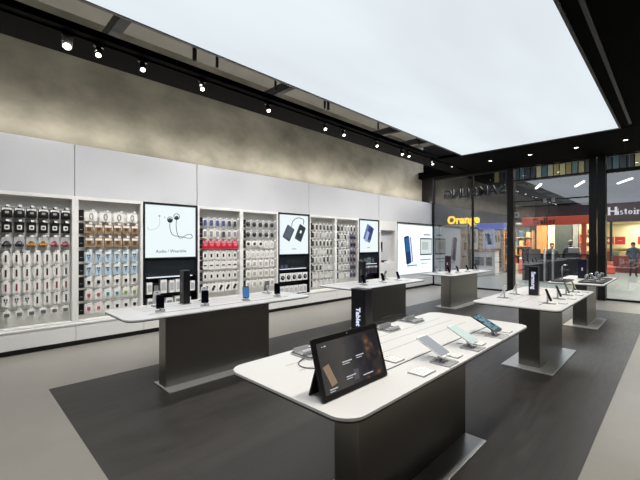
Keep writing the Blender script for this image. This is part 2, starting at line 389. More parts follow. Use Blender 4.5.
K = dict(
    bag=('black accessory case pack with white print', pack_maker(M['black'], .125, .17, 'slab', mc('pack_black', '17171a'), (.09, .08), .045, M['tag'], M['lgrey'])),
    bag2=('black boxed pack with white label patch', pack_maker(M['black'], .115, .18, 'slab', M['tag'], (.06, .07), .04, None, M['dark'])),
    hpk=('clear pack holding charcoal over-ear headphones', pack_maker(M['lgrey'], .12, .20, 'headphone', mc('hp_charcoal', '2a2a2c'), (.062, .075), .012)),
    hpo=('clear pack holding amber over-ear headphones', pack_maker(M['lgrey'], .12, .20, 'headphone', mc('hp_amber', 'c98a2e'), (.062, .075), .012)),
    hpp=('clear pack holding rose over-ear headphones', pack_maker(M['lgrey'], .12, .20, 'headphone', mc('hp_rose', 'b9636b'), (.062, .075), .012)),
    stick=('narrow white pack with dark brown selfie stick', pack_maker(M['tag'], .085, .19, 'slab', mc('stick_brown', '3a2a26'), (.020, .105), .012)),
    stickr=('narrow white pack with dark red selfie stick', pack_maker(M['tag'], .085, .19, 'slab', mc('stick_red', '7a2c26'), (.020, .105), .012)),
    bud=('white pack with black wired earphones', pack_maker(M['tag'], .085, .17, 'bud', M['black'], (.04, .10), .012)),
    sbox=('small pale box with dark grey window', pack_maker(M['tag'], .09, .12, 'slab', mc('sbox_grey', '6b6a66'), (.06, .05), .03)),
    cord=('wide white pack with thin looped cable', pack_maker(M['tag'], .175, .175, 'ring', mat('cable_ring_grey', '8b8b8b', .5), (.05, .10), .012)),
    tan=('tan cardboard pack with white label', pack_maker(mc('kraft_card', '9c7d5c'), .115, .17, 'slab', mc('kraft_dark', '5f4936'), (.05, .05), .035, M['tag'])),
    sky=('pale blue pack with dark earphones', pack_maker(mc('sky_card', 'b9d3e6'), .095, .20, 'bud', M['black'], (.04, .11), .014, M['tag'])),
    plug=('white pack with black wall charger', pack_maker(M['tag'], .10, .18, 'plug', M['black'], (.042, .05), .012)),
    plugp=('white pack with pink car charger', pack_maker(M['tag'], .10, .18, 'plug', mc('plug_pink', 'b2566a'), (.042, .05), .012, None)),
    plugt=('white pack with teal car charger', pack_maker(M['tag'], .10, .18, 'plug', mc('plug_teal', '2f8f9c'), (.042, .05), .012, None)),
    plugg=('white pack with green car charger', pack_maker(M['tag'], .10, .18, 'plug', mc('plug_green', '7fa12c'), (.042, .05), .012, None)),
    cblue=('clear pack with blue phone case', pack_maker(M['lgrey'], .105, .19, 'slab', mc('case_blue', '4a5a94'), (.062, .12), .012, M['tag'])),
    cdark=('clear pack with charcoal phone case', pack_maker(M['lgrey'], .105, .19, 'slab', mc('case_char', '3c3e44'), (.062, .12), .012, M['tag'])),
    cgrey=('clear pack with grey phone case', pack_maker(M['tag'], .105, .19, 'slab', mc('case_grey', '8d9096'), (.062, .11), .012)),
    red=('bright red boxed pack with white print', pack_maker(mc('red_card', 'd3203c'), .135, .19, 'slab', mc('red_dark', 'e86a7c'), (.07, .06), .03, mc('red_head', 'b8a0a6'))),
    small=('white pack with small black gadget', pack_maker(M['tag'], .105, .18, 'slab', M['black'], (.034, .07), .012)),
    flat=('white pack with flat black adapter', pack_maker(M['tag'], .115, .18, 'slab', M['black'], (.06, .025), .012)),
    diag=('white boxed pack with tilted dark phone', pack_maker(M['tag'], .15, .20, 'diag', M['dark'], (.05, .11), .03)),
    disc=('clear pack with round dark wireless charger', pack_maker(M['lgrey'], .135, .17, 'disc', M['dark'], (.10, .1), .012)),
    discb=('clear pack with round blue wireless charger', pack_maker(M['lgrey'], .135, .17, 'disc', mc('disc_blue', '3a4474'), (.10, .1), .012)),
    pale=('plain white cable pack with faint coil', pack_maker(M['tag'], .115, .18, 'ring', M['lgrey'], (.055, .07), .012)),
    wbox=('white boxed pack with grey picture', pack_maker(M['tag'], .125, .19, 'slab', mc('print_grey', 'b6b2a8'), (.06, .08), .03)),
    discs=('small box with round dark camera', pack_maker(M['tag'], .125, .15, 'disc', M['dark'], (.07, .1), .03)),
    cover=('white pack with dark grey phone cover', pack_maker(M['tag'], .10, .19, 'slab', mc('cover_dark', '45464b'), (.062, .13), .012)),
    coverl=('white pack with light grey phone cover', pack_maker(M['tag'], .10, .19, 'slab', mc('cover_light', 'a9abb0'), (.062, .13), .012)),
    coverw=('white pack with white phone cover', pack_maker(M['tag'], .10, .19, 'slab', mc('cover_white', 'd9d9d9'), (.062, .13), .012, M['lgrey'])),
    purp=('pack with round navy and purple gadget', pack_maker(mc('purple_card', '6f6a86'), .12, .18, 'disc', mc('disc_navy', '23203f'), (.10, .1), .012)),
    tall=('large white card pack with tall dark device', pack_maker(M['tag'], .115, .21, 'slab', M['dark'], (.05, .13), .02)),
)
def bay(y0, y1, where, rows, name_idx):
    """rows: list of (z of pack centre, [kinds]); where: short phrase naming the bay"""
    t = thing('pegboard_bay', 'tall white pegboard bay of hanging packs, %s' % where, 'display bay', (WX, y0, .365), 0, 'pegboard bays')
    W = y1-y0; z0 = 0; Hh = 2.43-.365
    MB().box(-.15, -.135, 0, W, z0, Hh).build('back_panel', M['peg'], t)
    for a in (0, W-.045): MB().box(-.15, .02, a, a+.045, z0, Hh, bev=.003).build('side_post', M['white'], t)
    MB().box(-.15, .02, .045, W-.045, Hh-.055, Hh, bev=.003).build('header_rail', M['white'], t)
    MB().box(-.15, .02, .045, W-.045, 0, .03, bev=.003).build('bottom_rail', M['white'], t)
    zs = [r[0] for r in rows]
    for z in zs:
        MB().box(-.135, -.12, .05, W-.05, z+.06-.365, z+.075-.365).build('slat_rail', M['lgrey'], t)
        s = MB().box(-.015, .0, .05, .125, z-.095-.365, z+.085-.365, bev=.003).build('category_sign', M['black'], t)
        q = MB(); q.box(.0, .001, .065, .105, z-.03-.365, z-.024-.365); q.build('sign_print', M['lgrey'], s)
    for ri, (z, kinds) in enumerate(rows):
        n = len(kinds)
        a, b = y0+.135, y1-.05
        st = (b-a)/n
        for ci, k in enumerate(kinds):
            if k is None: continue
            y = a+st*(ci+.5)
            desc, mk = K[k]
            ln = '%s, column %s, row %s, %s' % (desc, ('one', 'two', 'three', 'four', 'five', 'six', 'seven')[ci], ('one', 'two', 'three', 'four', 'five', 'six', 'seven', 'eight')[ri], where)
            ztop = z+.085
            stamp('pack_'+k, mk, ln, 'pack', (WX-.075, y, ztop), 0, 'hanging packs in the %s' % where)
            h = MB(); h.rod((-.13, y-y0, ztop-.365+.004), (.06, y-y0, ztop-.365+.004), .0045, M['slot'], seg=6)
            ho = h.build('hook', None, t)
            MB().box(.06, .063, y-y0-.020, y-y0+.020, ztop-.365-.016, ztop-.365+.012).build('price_tag', M['tag'], ho)
    return t
Z8 = (2.13, 1.915, 1.69, 1.455, 1.235, 1.02, .805, .58)
bay(.36, 1.41, 'leftmost bay', list(zip(Z8, (
    ['bag']*6, ['bag2']*6, ['hpk', 'hpk', 'hpo', 'hpo', 'hpp', 'hpp'], ['stick']*7, ['stick']*7, ['stickr']*7, ['bud']*3+['stick']*4, ['sbox']*6))), 0)
bay(1.41, 2.46, 'second bay from left', list(zip(Z8, (
    ['cord']*4, ['tan']*6, ['tan']*6, ['sky']*6, ['sky']*6, ['plug']*6, ['plugp', 'plugp', 'plugt', 'plugt', 'plugg', 'plugg'], ['plugp', 'plugp', 'plug', 'plug', 'plug', 'plug']))), 1)
Z7 = (2.12, 1.885, 1.655, 1.42, 1.21, .98, .74)
bay(3.52, 4.57, 'third bay from left', list(zip(Z7, (
    ['cblue']*4+['cdark']*2, ['cgrey', 'cgrey', 'cgrey', 'cdark', 'cgrey', 'cgrey'], ['red']*6, ['small']*6, ['flat']*6, ['small']*6, ['diag']*5))), 2)
bay(4.57, 5.62, 'fourth bay from left', list(zip(Z7, (
    ['disc']*5, ['disc', 'discb', 'discb', 'discb', 'disc'], ['discs']*3+['pale']*2, ['pale']*6, ['wbox']*5, ['wbox']*5, ['wbox']*5))), 3)
bay(6.68, 7.73, 'fifth bay from left', list(zip(Z8, (
    ['cover']*6, ['cover', 'coverl', 'coverl', 'coverw', 'coverl', 'coverl'], ['cover']*6, ['coverl', 'coverl', 'coverw', 'coverw', 'cover', 'cover'], ['cover', 'coverl', 'coverl', 'cover', 'cover', 'coverl'], ['cover', 'cover', 'cover', 'coverw', 'coverw', 'coverw'], ['coverw']*6, ['coverw']*6))), 4)
bay(7.73, 8.78, 'sixth bay from left', list(zip(Z7, (
    ['cover', 'cover', 'coverl', 'coverl', 'cover', 'cover'], ['cover', 'coverl', 'cover', 'coverl', 'purp', 'purp'], ['coverl', 'cover', 'coverl', 'coverl', 'purp', 'purp'], ['coverl', 'coverl', 'cover', 'coverl', 'purp', 'purp'], ['coverl', 'cover', 'coverl', 'cover', 'purp', 'purp'], ['coverw', 'coverl', 'coverl', 'coverl', 'purp', 'purp'], ['coverw', 'coverw', 'coverl', 'coverw', 'purp', 'purp']))), 5)

# ------------------------------------------------------------------ screen cabinets
lit = mat('lit_screen_white', 'e6f1f4', emit=1.05)
art = lambda n, c, e=.0: mat('art_'+n, c, .5, emit=e)
def screen_unit(y0, y1, label):
    W = y1-y0; H0 = 2.43-.365
    t = thing('screen_cabinet', label, 'display cabinet', (WX, y0, .365), 0, 'screen cabinets in the product wall')
    MB().box(-.15, -.14, 0, W, 0, H0).build('back_panel', M['black'], t)
    for a in (0, W-.035): MB().box(-.15, .03, a, a+.035, 0, H0, bev=.002).build('side_panel', M['black'], t)
    MB().box(-.15, .03, .035, W-.035, H0-.04, H0).build('top_panel', M['black'], t)
    for z in (.0, .32, .62, .985): MB().box(-.15, .02, .035, W-.035, z, z+.025).build('shelf', M['blackgloss'], t)
    sc = MB().box(-.14, .005, .04, W-.04, 1.03, H0-.045).build('screen', lit, t)
    MB().box(-.01, .012, .038, W-.038, .66, .98, bev=.001).build('glass_front', mat('smoked_glass', '3a4048', .05, alpha=.22), t)
    MB().box(-.1, .0, .1, W-.1, .645, .66).build('shelf_light', mat('shelf_glow', 'dfe8f5', emit=1.2), t)
    return t, sc, W
X5 = .007
# 1: earphones
u, sc, W = screen_unit(2.46, 3.52, 'black wall cabinet with lit screen of wired earphones')
m = MB()
def c3(pts): return [(X5+.003, p[0], p[1]) for p in pts]
def spline(P, n=10):
    out = []
    for i in range(len(P)-1):
        p0, p1, p2, p3 = P[max(i-1, 0)], P[i], P[i+1], P[min(i+2, len(P)-1)]
        for k in range(n):
            s = k/n
            out.append(tuple(.5*((2*b)+(-a+c)*s+(2*a-5*b+4*c-d)*s*s+(-a+3*b-3*c+d)*s**3) for a, b, c, d in zip(p0, p1, p2, p3)))
    return out+[P[-1]]
m.tube(c3(spline([(.50, 1.72), (.50, 1.58), (.56, 1.46), (.72, 1.43), (.88, 1.40), (.95, 1.42), (.92, 1.48), (.82, 1.46), (.70, 1.40), (.64, 1.50), (.62, 1.65), (.63, 1.78)])), .006)
m.rod((X5, .50, 1.74), (X5+.006, .50, 1.74), .045, seg=16); m.rod((X5, .63, 1.80), (X5+.006, .63, 1.80), .038, seg=16)
m.tube(c3([(.63+.055*math.cos(a*PI/8), 1.82+.06*math.sin(a*PI/8)) for a in range(16)]), .006, closed=True)
m.tube(c3([(.50+.05*math.cos(a*PI/8), 1.755+.055*math.sin(a*PI/8)) for a in range(16)]), .006, closed=True)
m.build('earphone_picture', art('ink', '20242a'), sc)
m = MB(); m.tube(c3(spline([(.30, 1.80), (.30, 1.66), (.24, 1.58), (.12, 1.55), (.08, 1.60)])), .003); m.rod((X5, .30, 1.82), (X5+.005, .30, 1.82), .018, seg=12); m.rod((X5, .40, 1.80), (X5+.005, .40, 1.80), .010, seg=12)
m.build('cable_picture', art('palegrey', '8f979d'), sc)
text('slogan', 'Audio / Wearable', .082, Matrix.Translation((X5, .53, 1.145)) @ FACE_X, art('ink', '20242a'), sc, .001)
# 2: battery packs
u2, sc, W = screen_unit(5.62, 6.68, 'black wall cabinet with lit screen of two power banks')
def slabpic(cy, cz, w, h, a, mm, r=.03, th=.004, x=X5):
    return MB().prism(rrect(-w/2, w/2, -h/2, h/2, r, 4), 0, th, mm, xf=Matrix.Translation((x, cy, cz)) @ Matrix.Rotation(-a, 4, 'X') @ FACE_X)
slabpic(.34, 1.56, .26, .36, .5, art('bank', '3d4753')).build('power_bank_picture', None, sc)
slabpic(.35, 1.575, .20, .28, .5, art('bank2', '525e6c'), .02, .006).build('power_bank_picture', None, sc)
slabpic(.74, 1.57, .24, .42, .45, art('bank', '3d4753')).build('phone_picture', None, sc)
slabpic(.75, 1.585, .20, .35, .45, art('bank3', '2a313a'), .02, .006).build('phone_picture', None, sc)
slabpic(.75, 1.60, .06, .08, .45, art('bolt', 'e8f0f0'), .01, .008).build('battery_mark', None, sc)
m = MB(); m.tube(c3(spline([(.44, 1.72), (.48, 1.86), (.62, 1.95), (.78, 1.95), (.86, 1.90), (.84, 1.80)])), .009); m.build('cable_picture', art('bank', '3d4753'), sc)
m = MB(); m.box(X5, X5+.002, .45, .60, 1.15, 1.17); m.build('caption_line', art('palegrey', '8f979d'), sc)
# 3: tablet-phone
u3, sc, W = screen_unit(8.78, 9.84, 'black wall cabinet with lit screen of a tilted blue phone')
slabpic(.50, 1.62, .36, .52, .42, art('pblue', '5f74a8')).build('phone_picture', None, sc)
slabpic(.57, 1.63, .26, .44, .42, art('pdeep', '2c3f78'), .02, .007).build('phone_picture', None, sc)
slabpic(.42, 1.52, .12, .34, .42, art('plight', '9fb0d6'), .02, .009).build('phone_picture', None, sc)
slabpic(.66, 1.72, .08, .16, .42, art('pdark', '1c2444'), .02, .011).build('camera_picture', None, sc)
m = MB(); m.box(X5, X5+.002, .44, .58, 1.16, 1.18); m.build('caption_line', art('palegrey', '8f979d'), sc)

# goods standing in the cabinets
def carton(w, h, d, card, face=None, disc=None, name='carton', band=None):
    def mk():
        t = thing(name, '', '')
        MB().box(-d/2, d/2, -w/2, w/2, 0, h, bev=.003).build('box_body', card, t)
        if face: MB().box(d/2, d/2+.002, -w*.36, w*.36, h*.2, h*.8).build('front_print', face, t)
        if disc:
            q = MB(); q.rod((d/2, 0, h*.5), (d/2+.006, 0, h*.5), w*.36, disc, seg=20); q.rod((d/2+.006, 0, h*.5), (d/2+.012, 0, h*.5), w*.16, M['grey'], seg=14)
            q.build('speaker_cone', None, t)
        if band: MB().box(-d/2-.001, d/2+.001, -w/2-.001, w/2+.001, h*.75, h+.001).build('lid', band, t)
        return t
    return mk
for i, (y, w, h) in enumerate(((2.58, .10, .22), (2.70, .11, .20), (2.84, .12, .26), (3.0, .10, .24), (3.14, .14, .25), (3.30, .12, .22), (3.42, .1, .2))):
    dk = i in (1, 5)
    stamp('cart%d' % i, carton(w, h, .12, M['black'] if dk else M['phonewhite'], M['lgrey'] if not dk else M['grey']), '%s carton on the low shelf under the earphone screen, %s from left' % ('black' if dk else 'white', ORD[i]), 'box', (-7.05, y, .365+.345), 0, 'cartons under the earphone screen')
for i, (y, w, h) in enumerate(((2.6, .12, .24), (2.75, .12, .2), (2.95, .13, .22), (3.12, .12, .24), (3.32, .13, .2))):
    stamp('cartl%d' % i, carton(w, h, .12, M['phonewhite'], M['grey']), 'white carton on the bottom shelf under the earphone screen, %s from left' % ORD[i], 'box', (-7.05, y, .365+.025), 0, 'cartons under the earphone screen')
for i in range(5):
    stamp('spk', carton(.165, .20, .1, M['phonewhite'], None, M['black'], 'speaker_box'), 'white box with round black speaker under the power bank screen, %s from left' % ORD[i], 'speaker box', (-7.04, 5.77+i*.19, .365+.345), 0, 'speaker boxes under the power bank screen')
for i in range(6):
    stamp('wb', carton(.13, .2, .1, M['phonewhite'], M['lgrey']), 'white carton below the row of speaker boxes, %s from left' % ORD[i], 'box', (-7.04, 5.74+i*.158, .365+.025), 0, 'cartons below the speaker boxes')
for i in range(5):
    stamp('db', carton(.14, .24, .1, mc('aubergine_card', '332d44'), M['dark'], None, 'carton', M['lgrey']), 'dark purple carton with pale lid under the blue phone screen, %s from left' % ORD[i], 'box', (-7.04, 8.93+i*.185, .365+.345), 0, 'purple cartons under the blue phone screen')
for i, (y, c) in enumerate(((8.98, '1a1c22'), (9.2, '4a5560'), (9.4, '9fc0c8'), (9.6, '30363c'))):
    stamp('sm'+c, carton(.16, .19, .05, mc('tilt_'+c, c), M['grey']), '%s packet on the glass shelf under the blue phone screen' % ('black', 'slate', 'pale blue', 'charcoal')[i], 'packet', (-7.08, y, .365+.66), 0, 'packets behind the glass')
for i, (y, k) in enumerate(((5.78, 0), (5.92, 0), (6.12, 1))):
    stamp('gad%d' % k, carton(.1, .1 if k == 0 else .05, .06, mc('gad%d' % k, ('3a4a7a', '2a2c30')[k]), M['grey'], None, 'gadget'), ('blue gadget on the lit shelf under the power bank screen, leftmost', 'blue gadget on the lit shelf under the power bank screen, second', 'flat black gadget on the lit shelf under the power bank screen')[i], 'gadget', (-7.06, y, .365+.66), 0)

# white niche unit
t = thing('niche_cabinet', 'tall white wall cabinet with a recessed niche beside the blue phone screen', 'display cabinet', (WX, 9.84, .365))
W = 1.09
q = MB(); q.box(-.14, .0, 0, W, 0, .66); q.box(-.14, 0, 0, W, 1.75, 2.065); q.box(-.14, 0, 0, .13, .66, 1.75); q.box(-.14, 0, W-.14, W, .66, 1.75); q.build('cabinet_body', M['white'], t)
MB().box(-.15, -.14, .13, W-.14, .66, 1.75).build('niche_back', mc('niche_back_white', 'cfcfd2'), t)
MB().box(-.005, .004, .12, W-.13, .40, .405).build('door_seam', M['seam'], t)
n = thing('wall_phone', 'black phone mounted at the left side of the white niche', 'phone', (-7.11, 10.12, 1.55)); MB().box(-.02, .03, -.05, .06, -.17, .17, bev=.008).build('phone_body', M['black'], n); MB().box(.03, .032, -.045, .055, -.15, .15).build('phone_screen', M['blackgloss'], n)
n = thing('niche_rail', 'short dark holder bar low in the white niche', 'holder', (-7.09, 10.25, 1.07)); MB().box(-.04, .05, -.14, .14, 0, .03, bev=.004).build('bar', M['dark'], n); MB().box(-.04, .0, -.02, .02, -.04, 0).build('foot', M['dark'], n)

# lightbox wall
t = thing('lightbox_wall', 'big backlit white picture wall with a phone at the store corner', 'lightbox', (WX, 10.93, .53))
W = BY-.06-10.93
MB().box(-.14, .025, 0, W, -.165, TOPZ-.53-.90).build('box_frame', M['white'], t)
MB().box(-.14, .02, 0, W, TOPZ-.53-.90, TOPZ-.53-.91).build('top_cap', M['white'], t)
lb = MB().box(.025, .04, .03, W-.02, .03, 1.80).build('lit_panel', mat('lightbox_glow', 'deecf5', emit=1.35), t)
XX = .041
def lpic(name, cy, cz, w, h, a, mm, r=.03, th=.004): return slabpic(cy, cz, w, h, a, mm, r, th, XX).build(name, None, lb)
lpic('phone_picture', .64, .90, .34, 1.02, -.18, art('lb_dark', '27324a'), .06)
lpic('phone_picture', .68, .88, .28, .94, -.18, art('lb_blue', '2f6fbf'), .04, .007)
lpic('phone_picture', .70, .64, .24, .42, -.18, art('lb_navy', '1d3f86'), .03, .009)
lpic('phone_picture', .90, .92, .05, .95, -.18, art('lb_edge', '7c8792'), .02, .010)
lpic('shadow_picture', .95, .33, .7, .05, 0, art('lb_grey', 'aab6bf'), .02)
lpic('tablet_picture', 1.98, 1.02, .92, .66, 0, art('lb_tab', '5a6670'), .03)
lpic('tablet_screen_picture', 1.98, 1.02, .84, .56, 0, art('lb_tabw', 'e2ecec', .9), .02, .006)
lpic('tablet_screen_picture', 1.90, 1.05, .5, .3, 0, art('lb_tabg', 'cfdcd8', .75), .02, .008)
lpic('caption_line', 2.05, 1.48, .5, .06, 0, art('captiongrey', 'b4c0c8', .7), .01)
lpic('caption_line', 1.95, .52, .85, .05, 0, art('captiongrey', 'b4c0c8', .7), .01)
lpic('caption_line', 1.85, .38, .5, .03, 0, art('captiongrey', 'b4c0c8', .7), .01)

# ------------------------------------------------------------------ tables
TH = .85
def table(x0, x1, y0, y1, px0, px1, py0, py1, bx0, bx1, by0, by1, label, slots, plate=None, r=.10):
    t = thing('display_table', label, 'table', ((px0+px1)/2, (py0+py1)/2, .004), 0, 'long white display tables')
    ox, oy = (px0+px1)/2, (py0+py1)/2
    L = lambda a, b: (a-ox, b-oy)
    z = TH-.004
    X0, Y0 = L(x0, y0); X1, Y1 = L(x1, y1)
    m = MB(); m.prism(rrect(X0, X1, Y0, Y1, r, 10), z-.014, z); tp = m.build('tabletop', M['top'], t)
    m = MB(); m.prism(rrect(X0+.003, X1-.003, Y0+.003, Y1-.003, r, 10), z-.026, z-.014); m.build('underside_board', M['slot'], t)
    a0, b0 = L(px0, py0); a1, b1 = L(px1, py1)
    m = MB(); m.prism(rrect(a0, a1, b0, b1, .012, 4), .012, z-.026); m.build('pedestal', M['steel'], t)
    a0, b0 = L(bx0, by0); a1, b1 = L(bx1, by1)
    m = MB(); m.box(a0, a1, b0, b1, 0, .014, bev=.003); m.build('base_plate', plate or M['plate'], t)
    for sx, s0, s1, w, mm in slots:
        a, b = L(sx, s0); c, d = L(sx, s1)
        MB().box(a-w/2, a+w/2, b, d, z-.004, z+.0012).build('cable_slot', mm, tp)
    return t
def slots_for(x, y0, y1): return [(x+.235, y0+.3, y1-.3, .012, M['slot']), (x, y0+.3, y1-.3, .005, M['seam']), (x-.15, y0+.3, y1-.3, .005, M['seam']), (x-.28, y0+.3, y1-.3, .005, M['seam'])]
table(-2.07, -1.04, 1.24, 4.0, -1.50, -1.31, 1.64, 3.13, -1.70, -1.13, 1.60, 3.12, 'white display table nearest the camera carrying the black tablet', slots_for(-1.55, 1.24, 4.0), r=.12)
table(-4.96, -4.03, 1.27, 3.92, -4.33, -4.14, 1.70, 3.17, -4.42, -3.98, 1.68, 3.15, 'white display table before the two leftmost bays with dark phones', slots_for(-4.5, 1.27, 3.92), r=.14)
table(-4.96, -4.0, 4.95, 7.45, -4.45, -4.25, 5.5, 7.0, -4.56, -4.10, 5.45, 6.98, 'white display table in the middle of the product wall side', slots_for(-4.5, 4.95, 7.45), r=.12)
table(-2.06, -1.0, 5.08, 7.62, -1.55, -1.29, 5.42, 6.72, -1.72, -1.11, 5.26, 6.74, 'white display table behind the nearest one with a black tower and upright phones', slots_for(-1.53, 5.08, 7.62), r=.10)
table(-4.95, -4.0, 8.82, 11.5, -4.42, -4.16, 8.98, 10.75, -4.55, -3.98, 8.9, 10.78, 'white display table before the backlit phone picture wall', slots_for(-4.5, 8.82, 11.5), r=.10)
table(-1.97, -1.02, 8.8, 11.1, -1.53, -1.29, 8.88, 10.0, -1.66, -1.10, 8.68, 10.02, 'white display table nearest the glass doors with black trays', [], r=.06)

# towers
tw = mat('tower_black', '101018', .3); twl = mat('tower_letter_glow', 'dfe4ff', emit=1.0)
def tower(x, y, label, body=None, lettering=None, strokes=0, w=.13, d=.09, h=.45, size=.085):
    t = thing('display_tower', label, 'tower', (x, y, TH), 0, 'black towers on the display tables')
    MB().box(-w/2, w/2, -d/2, d/2, .006, h-.008, bev=.004).build('tower_body', body or tw, t)
    MB().box(-w/2-.002, w/2+.002, -d/2-.002, d/2+.002, h-.008, h, bev=.002).build('top_cap', M['dark'], t)
    MB().box(-w/2-.015, w/2+.015, -d/2-.015, d/2+.015, 0, .006, bev=.002).build('foot_plate', M['acryl'], t)
    R = Matrix.Translation((0, -d/2-.0005, h*.52)) @ FACE_mY @ Matrix.Rotation(-PI/2, 4, 'Z')
    if lettering: text('lettering', lettering, size, R, twl, t, .001, .002)
    if strokes:
        q = MB()
        for k in range(strokes): q.box(-.014, .014, -d/2-.0015, -d/2, h*.5+(k-strokes/2)*.018, h*.5+(k-strokes/2)*.018+.009)
        q.build('small_print', twl if strokes < 6 else M['grey'], t)
    return t
tower(-1.77, 2.26, 'black tower with white vertical lettering behind the black tablet', lettering='Tablet', size=.056, w=.14)
tower(-4.70, 2.19, 'black tower among dark phones on the table before the leftmost bays', strokes=9, w=.12)
tower(-4.62, 5.92, 'black tower on the middle table before the purple cartons', strokes=7, w=.13)
tower(-1.60, 6.38, 'black tower with glowing vertical lettering on the table behind the nearest', lettering='Samsung', size=.078)
tower(-4.82, 10.25, 'dark maroon tower on the table before the backlit picture wall', body=mat('maroon', '2c1a28', .3), strokes=4, w=.15)
tower(-1.58, 10.3, 'dark navy tower between black trays on the table by the glass doors', body=mat('tower_navy', '14162c', .3), strokes=4, w=.17, d=.12)

# phones on stands: local +x faces the customer
def phone_maker(body, screen, w, h, ang, lift):
    def mk():
        t = thing('phone', '', '')
        X = Matrix.Translation((0, 0, lift)) @ Matrix.Rotation(-ang, 4, 'Y')       # slab in YZ leaning back
        m = MB(); m.prism(rrect(-w/2, w/2, 0, h, w*.13, 5), -.009, 0, xf=X @ FACE_X); m.build('phone_body', body, t)
        m = MB(); m.prism(rrect(-w/2+.004, w/2-.004, h*.07, h*.93, .003, 2), 0, .0008, xf=X @ FACE_X); m.build('phone_screen', screen, t)
        m = MB(); m.rod(X @ Vector((0, 0, h*.035)), X @ Vector((.001, 0, h*.035)), .006, seg=12); m.build('home_button', M['grey'], t)
        m = MB(); m.rod(X @ Vector((-.0105, 0, h*.9)), X @ Vector((-.009, 0, h*.9)), .008, seg=12); m.build('camera_lens', M['blackgloss'], t)
        return t
    return mk
def stand_maker(w, h, ang, lift, dark=None):
    def mk():
        t = thing('phone_stand', '', '')
        MB().prism(rrect(-.10, .05, -w*.6, w*.6, .02, 5), 0, .008).build('stand_base', M['acryl'], t)
        X = Matrix.Translation((-.012, 0, lift)) @ Matrix.Rotation(-ang, 4, 'Y')
        p = X @ Vector((0, 0, h*.45))
        m = MB(); m.tube([(-.05, 0, .006), (-.05+.3*(p.x+.05), 0, p.z*.6), (p.x-.008, 0, p.z-.004)], .012, seg=10); m.build('stand_post', M['silver'], t)
        m = MB(); m.box(-.012, 0, -w*.28, w*.28, h*.3, h*.6, bev=.003, xf=X); m.build('holder_pad', dark or M['silver'], t)
        m = MB(); m.tube(spline([(-.05, 0, .012), (-.09, .02, .01), (-.13, .05, .004), (-.17, .04, .003)]), .0025); m.build('security_cable', M['grey'], t)
        return t
    return mk
def card(label, loc, rz=0, w=.15, d=.11):
    def mk():
        t = thing('info_card', '', '')
        MB().prism(rrect(-d/2, d/2, -w/2, w/2, .01, 4), 0, .007).build('acrylic_block', M['acryl'], t)
        MB().box(-d/2+.008, d/2-.008, -w/2+.008, w/2-.008, .007, .0078).build('printed_sheet', M['tag'], t)
        q = MB()
        for k in range(4): q.box(-d*.3+k*d*.17, -d*.3+k*d*.17+.004, -w*.36, w*(.1+.08*(k % 3)), .0078, .0081)
        q.build('print_lines', M['grey'], t)
        return t
    stamp('card%.2f' % w, mk, label, 'card', loc, rz, 'clear info cards')
scr_dark = mat('screen_off', '0a0c14', .08); scr_blue = mat('screen_blue', '4577b2', .15, emit=.4); scr_grey = mat('screen_grey', '9096a2', .12); scr_mint = mat('screen_mint', 'c0d4d4', .12)
def splash(name, cols, e):
    m = bpy.data.materials.new(name); m.use_nodes = True; nt = m.node_tree; b = nt.nodes['Principled BSDF']
    tc = nt.nodes.new('ShaderNodeTexCoord'); n = nt.nodes.new('ShaderNodeTexNoise'); n.inputs['Scale'].default_value = e[1]; n.inputs['Detail'].default_value = 3
    r = nt.nodes.new('ShaderNodeValToRGB'); r.color_ramp.interpolation = 'LINEAR'
    while len(r.color_ramp.elements) < len(cols): r.color_ramp.elements.new(.5)
    for k, c in enumerate(cols): r.color_ramp.elements[k].position = .32+.36*k/(len(cols)-1); r.color_ramp.elements[k].color = (*lin(c), 1)
    nt.links.new(tc.outputs['Object'], n.inputs['Vector']); nt.links.new(n.outputs['Fac'], r.inputs['Fac'])
    nt.links.new(r.outputs['Color'], b.inputs['Emission Color']); b.inputs['Emission Strength'].default_value = e[0]
    b.inputs['Base Color'].default_value = (.01, .01, .012, 1); b.inputs['Roughness'].default_value = .08
    return m
scr_home = splash('screen_home', ('16202e', '3f6f86', '9dbcc4', '20384c'), (.8, 22))
PH = dict(dark=(M['black'], scr_dark), blue=(M['black'], scr_blue), white=(M['phonewhite'], scr_grey), mint=(mat('mint_body', 'd6e2e0', .3), scr_mint), back=(M['grey'], scr_dark), navy=(M['navy'], scr_dark), whited=(M['phonewhite'], scr_dark), home=(M['black'], scr_home))
def phone(kind, x, y, rz, label, slabel, w=.075, h=.155, ang=.38, lift=.035, group='phones on the display tables', cat='phone'):
    b, s = PH[kind]
    key = '%s%.3f%.3f%.2f' % (kind, w, h, ang)
    stamp('ph'+key, phone_maker(b, s, w, h, ang, lift), label, cat, (x, y, TH), rz, group)
    stamp('st%.3f%.3f%.2f' % (w, h, ang), stand_maker(w, h, ang, lift), slabel, 'stand', (x, y, TH), rz, 'stands under the phones')

